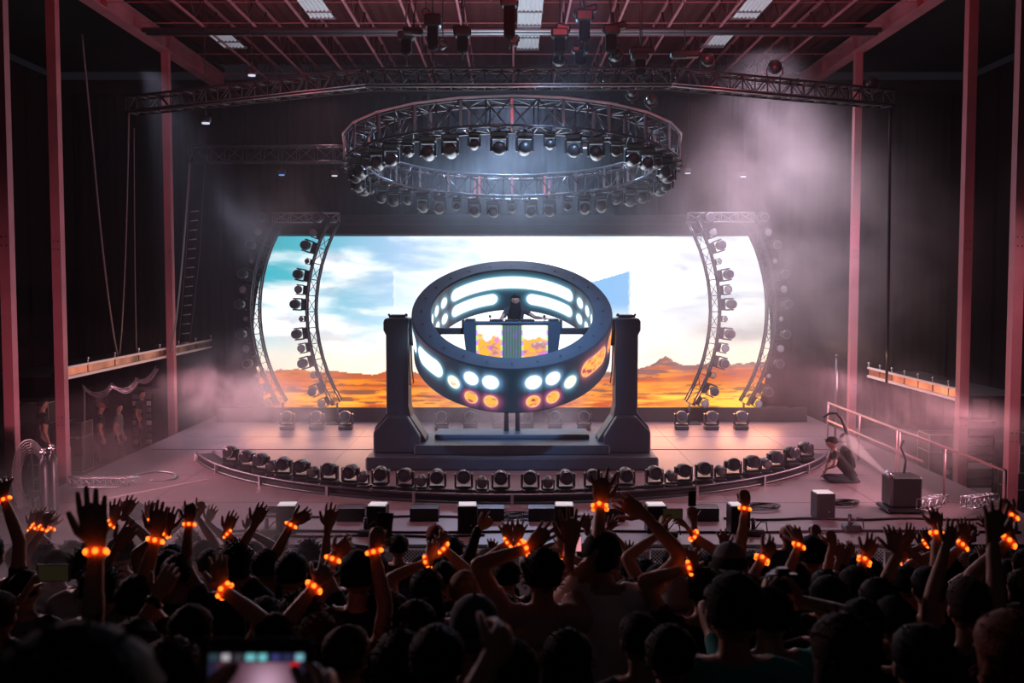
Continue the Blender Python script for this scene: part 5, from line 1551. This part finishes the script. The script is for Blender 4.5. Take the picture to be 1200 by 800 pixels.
# rows between
fill = [(296, 650, 8.3, 'crop', 'charcoal', 'with cropped hair left of the bent pointing hand', [('r', (290, 622), (293, 603))]),
        (326, 640, 9.2, 'short', 'black', 'with small dark head right of the round dark head', []),
        (362, 650, 8.4, 'messy', 'charcoal', 'with messy hair below the slim raised hand', []),
        (406, 650, 8.6, 'short', 'black', 'with short hair above the square dark head', [('r', (404, 638), (410, 624), dict(fist=True))]),
        (440, 668, 7.0, 'long', 'black', 'with long hair right of the square dark head', []),
        (530, 645, 9.0, 'long', 'charcoal', 'with long hair behind the long sleeved pointing arm', [('r', (536, 648), (541, 632))]),
        (572, 660, 7.6, 'short', 'black', 'with short hair right of the fair cropped head', [('l', (575, 648), (578, 632), dict(spread=.3))]),
        (660, 655, 8.4, 'short', 'black', 'with short hair under the fourth effects box', [('r', (668, 640), (670, 624))]),
        (756, 676, 6.6, 'long', 'charcoal', 'with long hair right of the tall pale shirt', []),
        (772, 682, 6.0, 'crop', 'grey', 'with rim lit cropped hair right of the tall pale shirt', []),
        (820, 672, 6.8, 'short', 'black', 'with short hair under the two handed phone', []),
        (884, 668, 7.6, 'messy', 'black', 'with messy hair below the raised fist', []),
        (932, 680, 6.2, 'short', 'charcoal', 'with short hair above the held up camera', []),
        (1002, 668, 7.4, 'crop', 'black', 'with cropped hair near the vertical row of lights', [('l', (998, 652), (1003, 634))]),
        (1020, 672, 7.2, 'short', 'black', 'with orange dot on the wrist behind the vertical forearm', [('r', (1060, 658), (1066, 642), B_)]),
        (1088, 668, 7.6, 'short', 'charcoal', 'with small orange light below the open right hand', [('l', (1086, 636), (1090, 618), B_)]),
        (1112, 674, 7.0, 'messy', 'black', 'with second small orange light below the open right hand', [('l', (1099, 645), (1106, 626), B_)]),
        (1130, 662, 8.0, 'bald', 'black', 'with pale face turned sideways at right', []),
        (1148, 664, 7.6, 'short', 'grey', 'with raised arms behind the tallest right hand', [('l', (1141, 630), (1146, 612)), ('r', (1160, 620), (1158, 604))]),
        (1182, 676, 6.4, 'short', 'tan', 'with light brown hair near the right edge', []),
        (1066, 660, 8.4, 'long', 'black', 'with long hair in the far row at right', [('r', (1078, 640), (1086, 622))]),
        (750, 750, 4.0, 'short', 'black', 'in black beside the tall pale shirt, lower', []),
        (786, 770, 3.4, 'short', 'black', 'in black at the bottom right of the pale shirt', []),
        (1080, 778, 2.9, 'short', 'black', 'in black between the two long haired people, bottom right', []),
        (600, 790, 3.2, 'short', 'black', 'in black below the tan top, bottom centre', []),
        (470, 782, 3.3, 'messy', 'black', 'in black left of the slate cap, bottom', []),
        (310, 728, 4.6, 'short', 'charcoal', 'in dark top behind the tablet screen at lower left', []),
        (665, 775, 3.6, 'long', 'black', 'with long dark hair below the tan top, right', []),
        (450, 715, 5.0, 'short', 'black', 'with short hair left of the long haired person, centre-left', []),
        (590, 722, 5.0, 'short', 'black', 'with short hair between the slate cap and the tan top', []),
        (735, 700, 5.9, 'short', 'black', 'with short hair behind the pale shirt', []),
        (1010, 735, 3.9, 'short', 'black', 'with short hair behind the smooth long hair, right', [])]
for i, (hx, hy, D, hair, shirt, lab, arms) in enumerate(fill):
    crowd(A+lab, hx, hy, D, arms, shirt=shirt, hair=hair, skin=SKIND if i % 3 == 0 else SKIN, yaw=random.uniform(-.3, .3))
# blurred foreground: tablet screen and a forearm
crowd(A+'holding up the tablet, below the bottom edge of the picture', 302, 1010, 1.05, [('l', (228, 880), (232, 800), dict(curl=.8, n=Vector((1, .3, 0)), d=.3)), ('r', (378, 880), (374, 800), dict(curl=.8, n=Vector((-1, .3, 0)), d=.3))], voxel=.014)
g = empty('tablet', P(301, 800, 1.42), (-.12, 0, 0), label='blurred tablet filming the stage, bottom left foreground', cat='tablet')
m = MB(); m.box((0, 0, 0), (.162, .009, .125), b=.004); m.build('tablet_case', BLACK, g)
nx, nz = 60, 40; vs_ = []; cols = []
for j in range(nz+1):
    for i in range(nx+1):
        u, v = i/nx, j/nz; vs_.append((-.068+.136*u, -.0058, -.052+.095*v))
        c = (.10, .03, .055); c = lerp3(c, (.75, .45, .62), math.exp(-((u-.62)/.2)**2-((v-.55)/.3)**2)*.9)
        c = lerp3(c, (.9, .95, 1.2), math.exp(-((u-.5)/.16)**4-((v-.38)/.12)**4)); c = lerp3(c, (.01, .005, .01), smooth(.18, .02, v))
        if u < .1 or u > .9: c = (.02, .02, .05)
        if v > .87: c = (.01, .01, .015)
        for k, cc in enumerate(((.03, .06, .08), (.55, .5, .55), (.05, .05, .06), (.2, .65, .7), (.2, .7, .75), (.05, .05, .2), (.03, .03, .1), (.25, .6, .7))):
            if abs(u-(.06+.127*k)) < .045 and abs(v-.935) < .05: c = cc
        if abs(u-.9) < .04 and abs(v-.82) < .04: c = (.9, .02, .03)
        cols.append(c)
fs_ = [(j*(nx+1)+i, j*(nx+1)+i+1, (j+1)*(nx+1)+i+1, (j+1)*(nx+1)+i) for j in range(nz) for i in range(nx)]
o = MB().add(vs_, fs_).build('display', emis_attr('tablet_picture', .75), g); setcol(o.data, cols)
crowd(A+'with blurred pale forearm at the bottom edge left of centre', 470, 960, 1.75, [('r', (572, 778), (608, 752), dict(e=(505, 815), spread=.02, curl=.6, point=True))], shirt='black', voxel=.014)
print('WARN', WARN, PCOUNT)
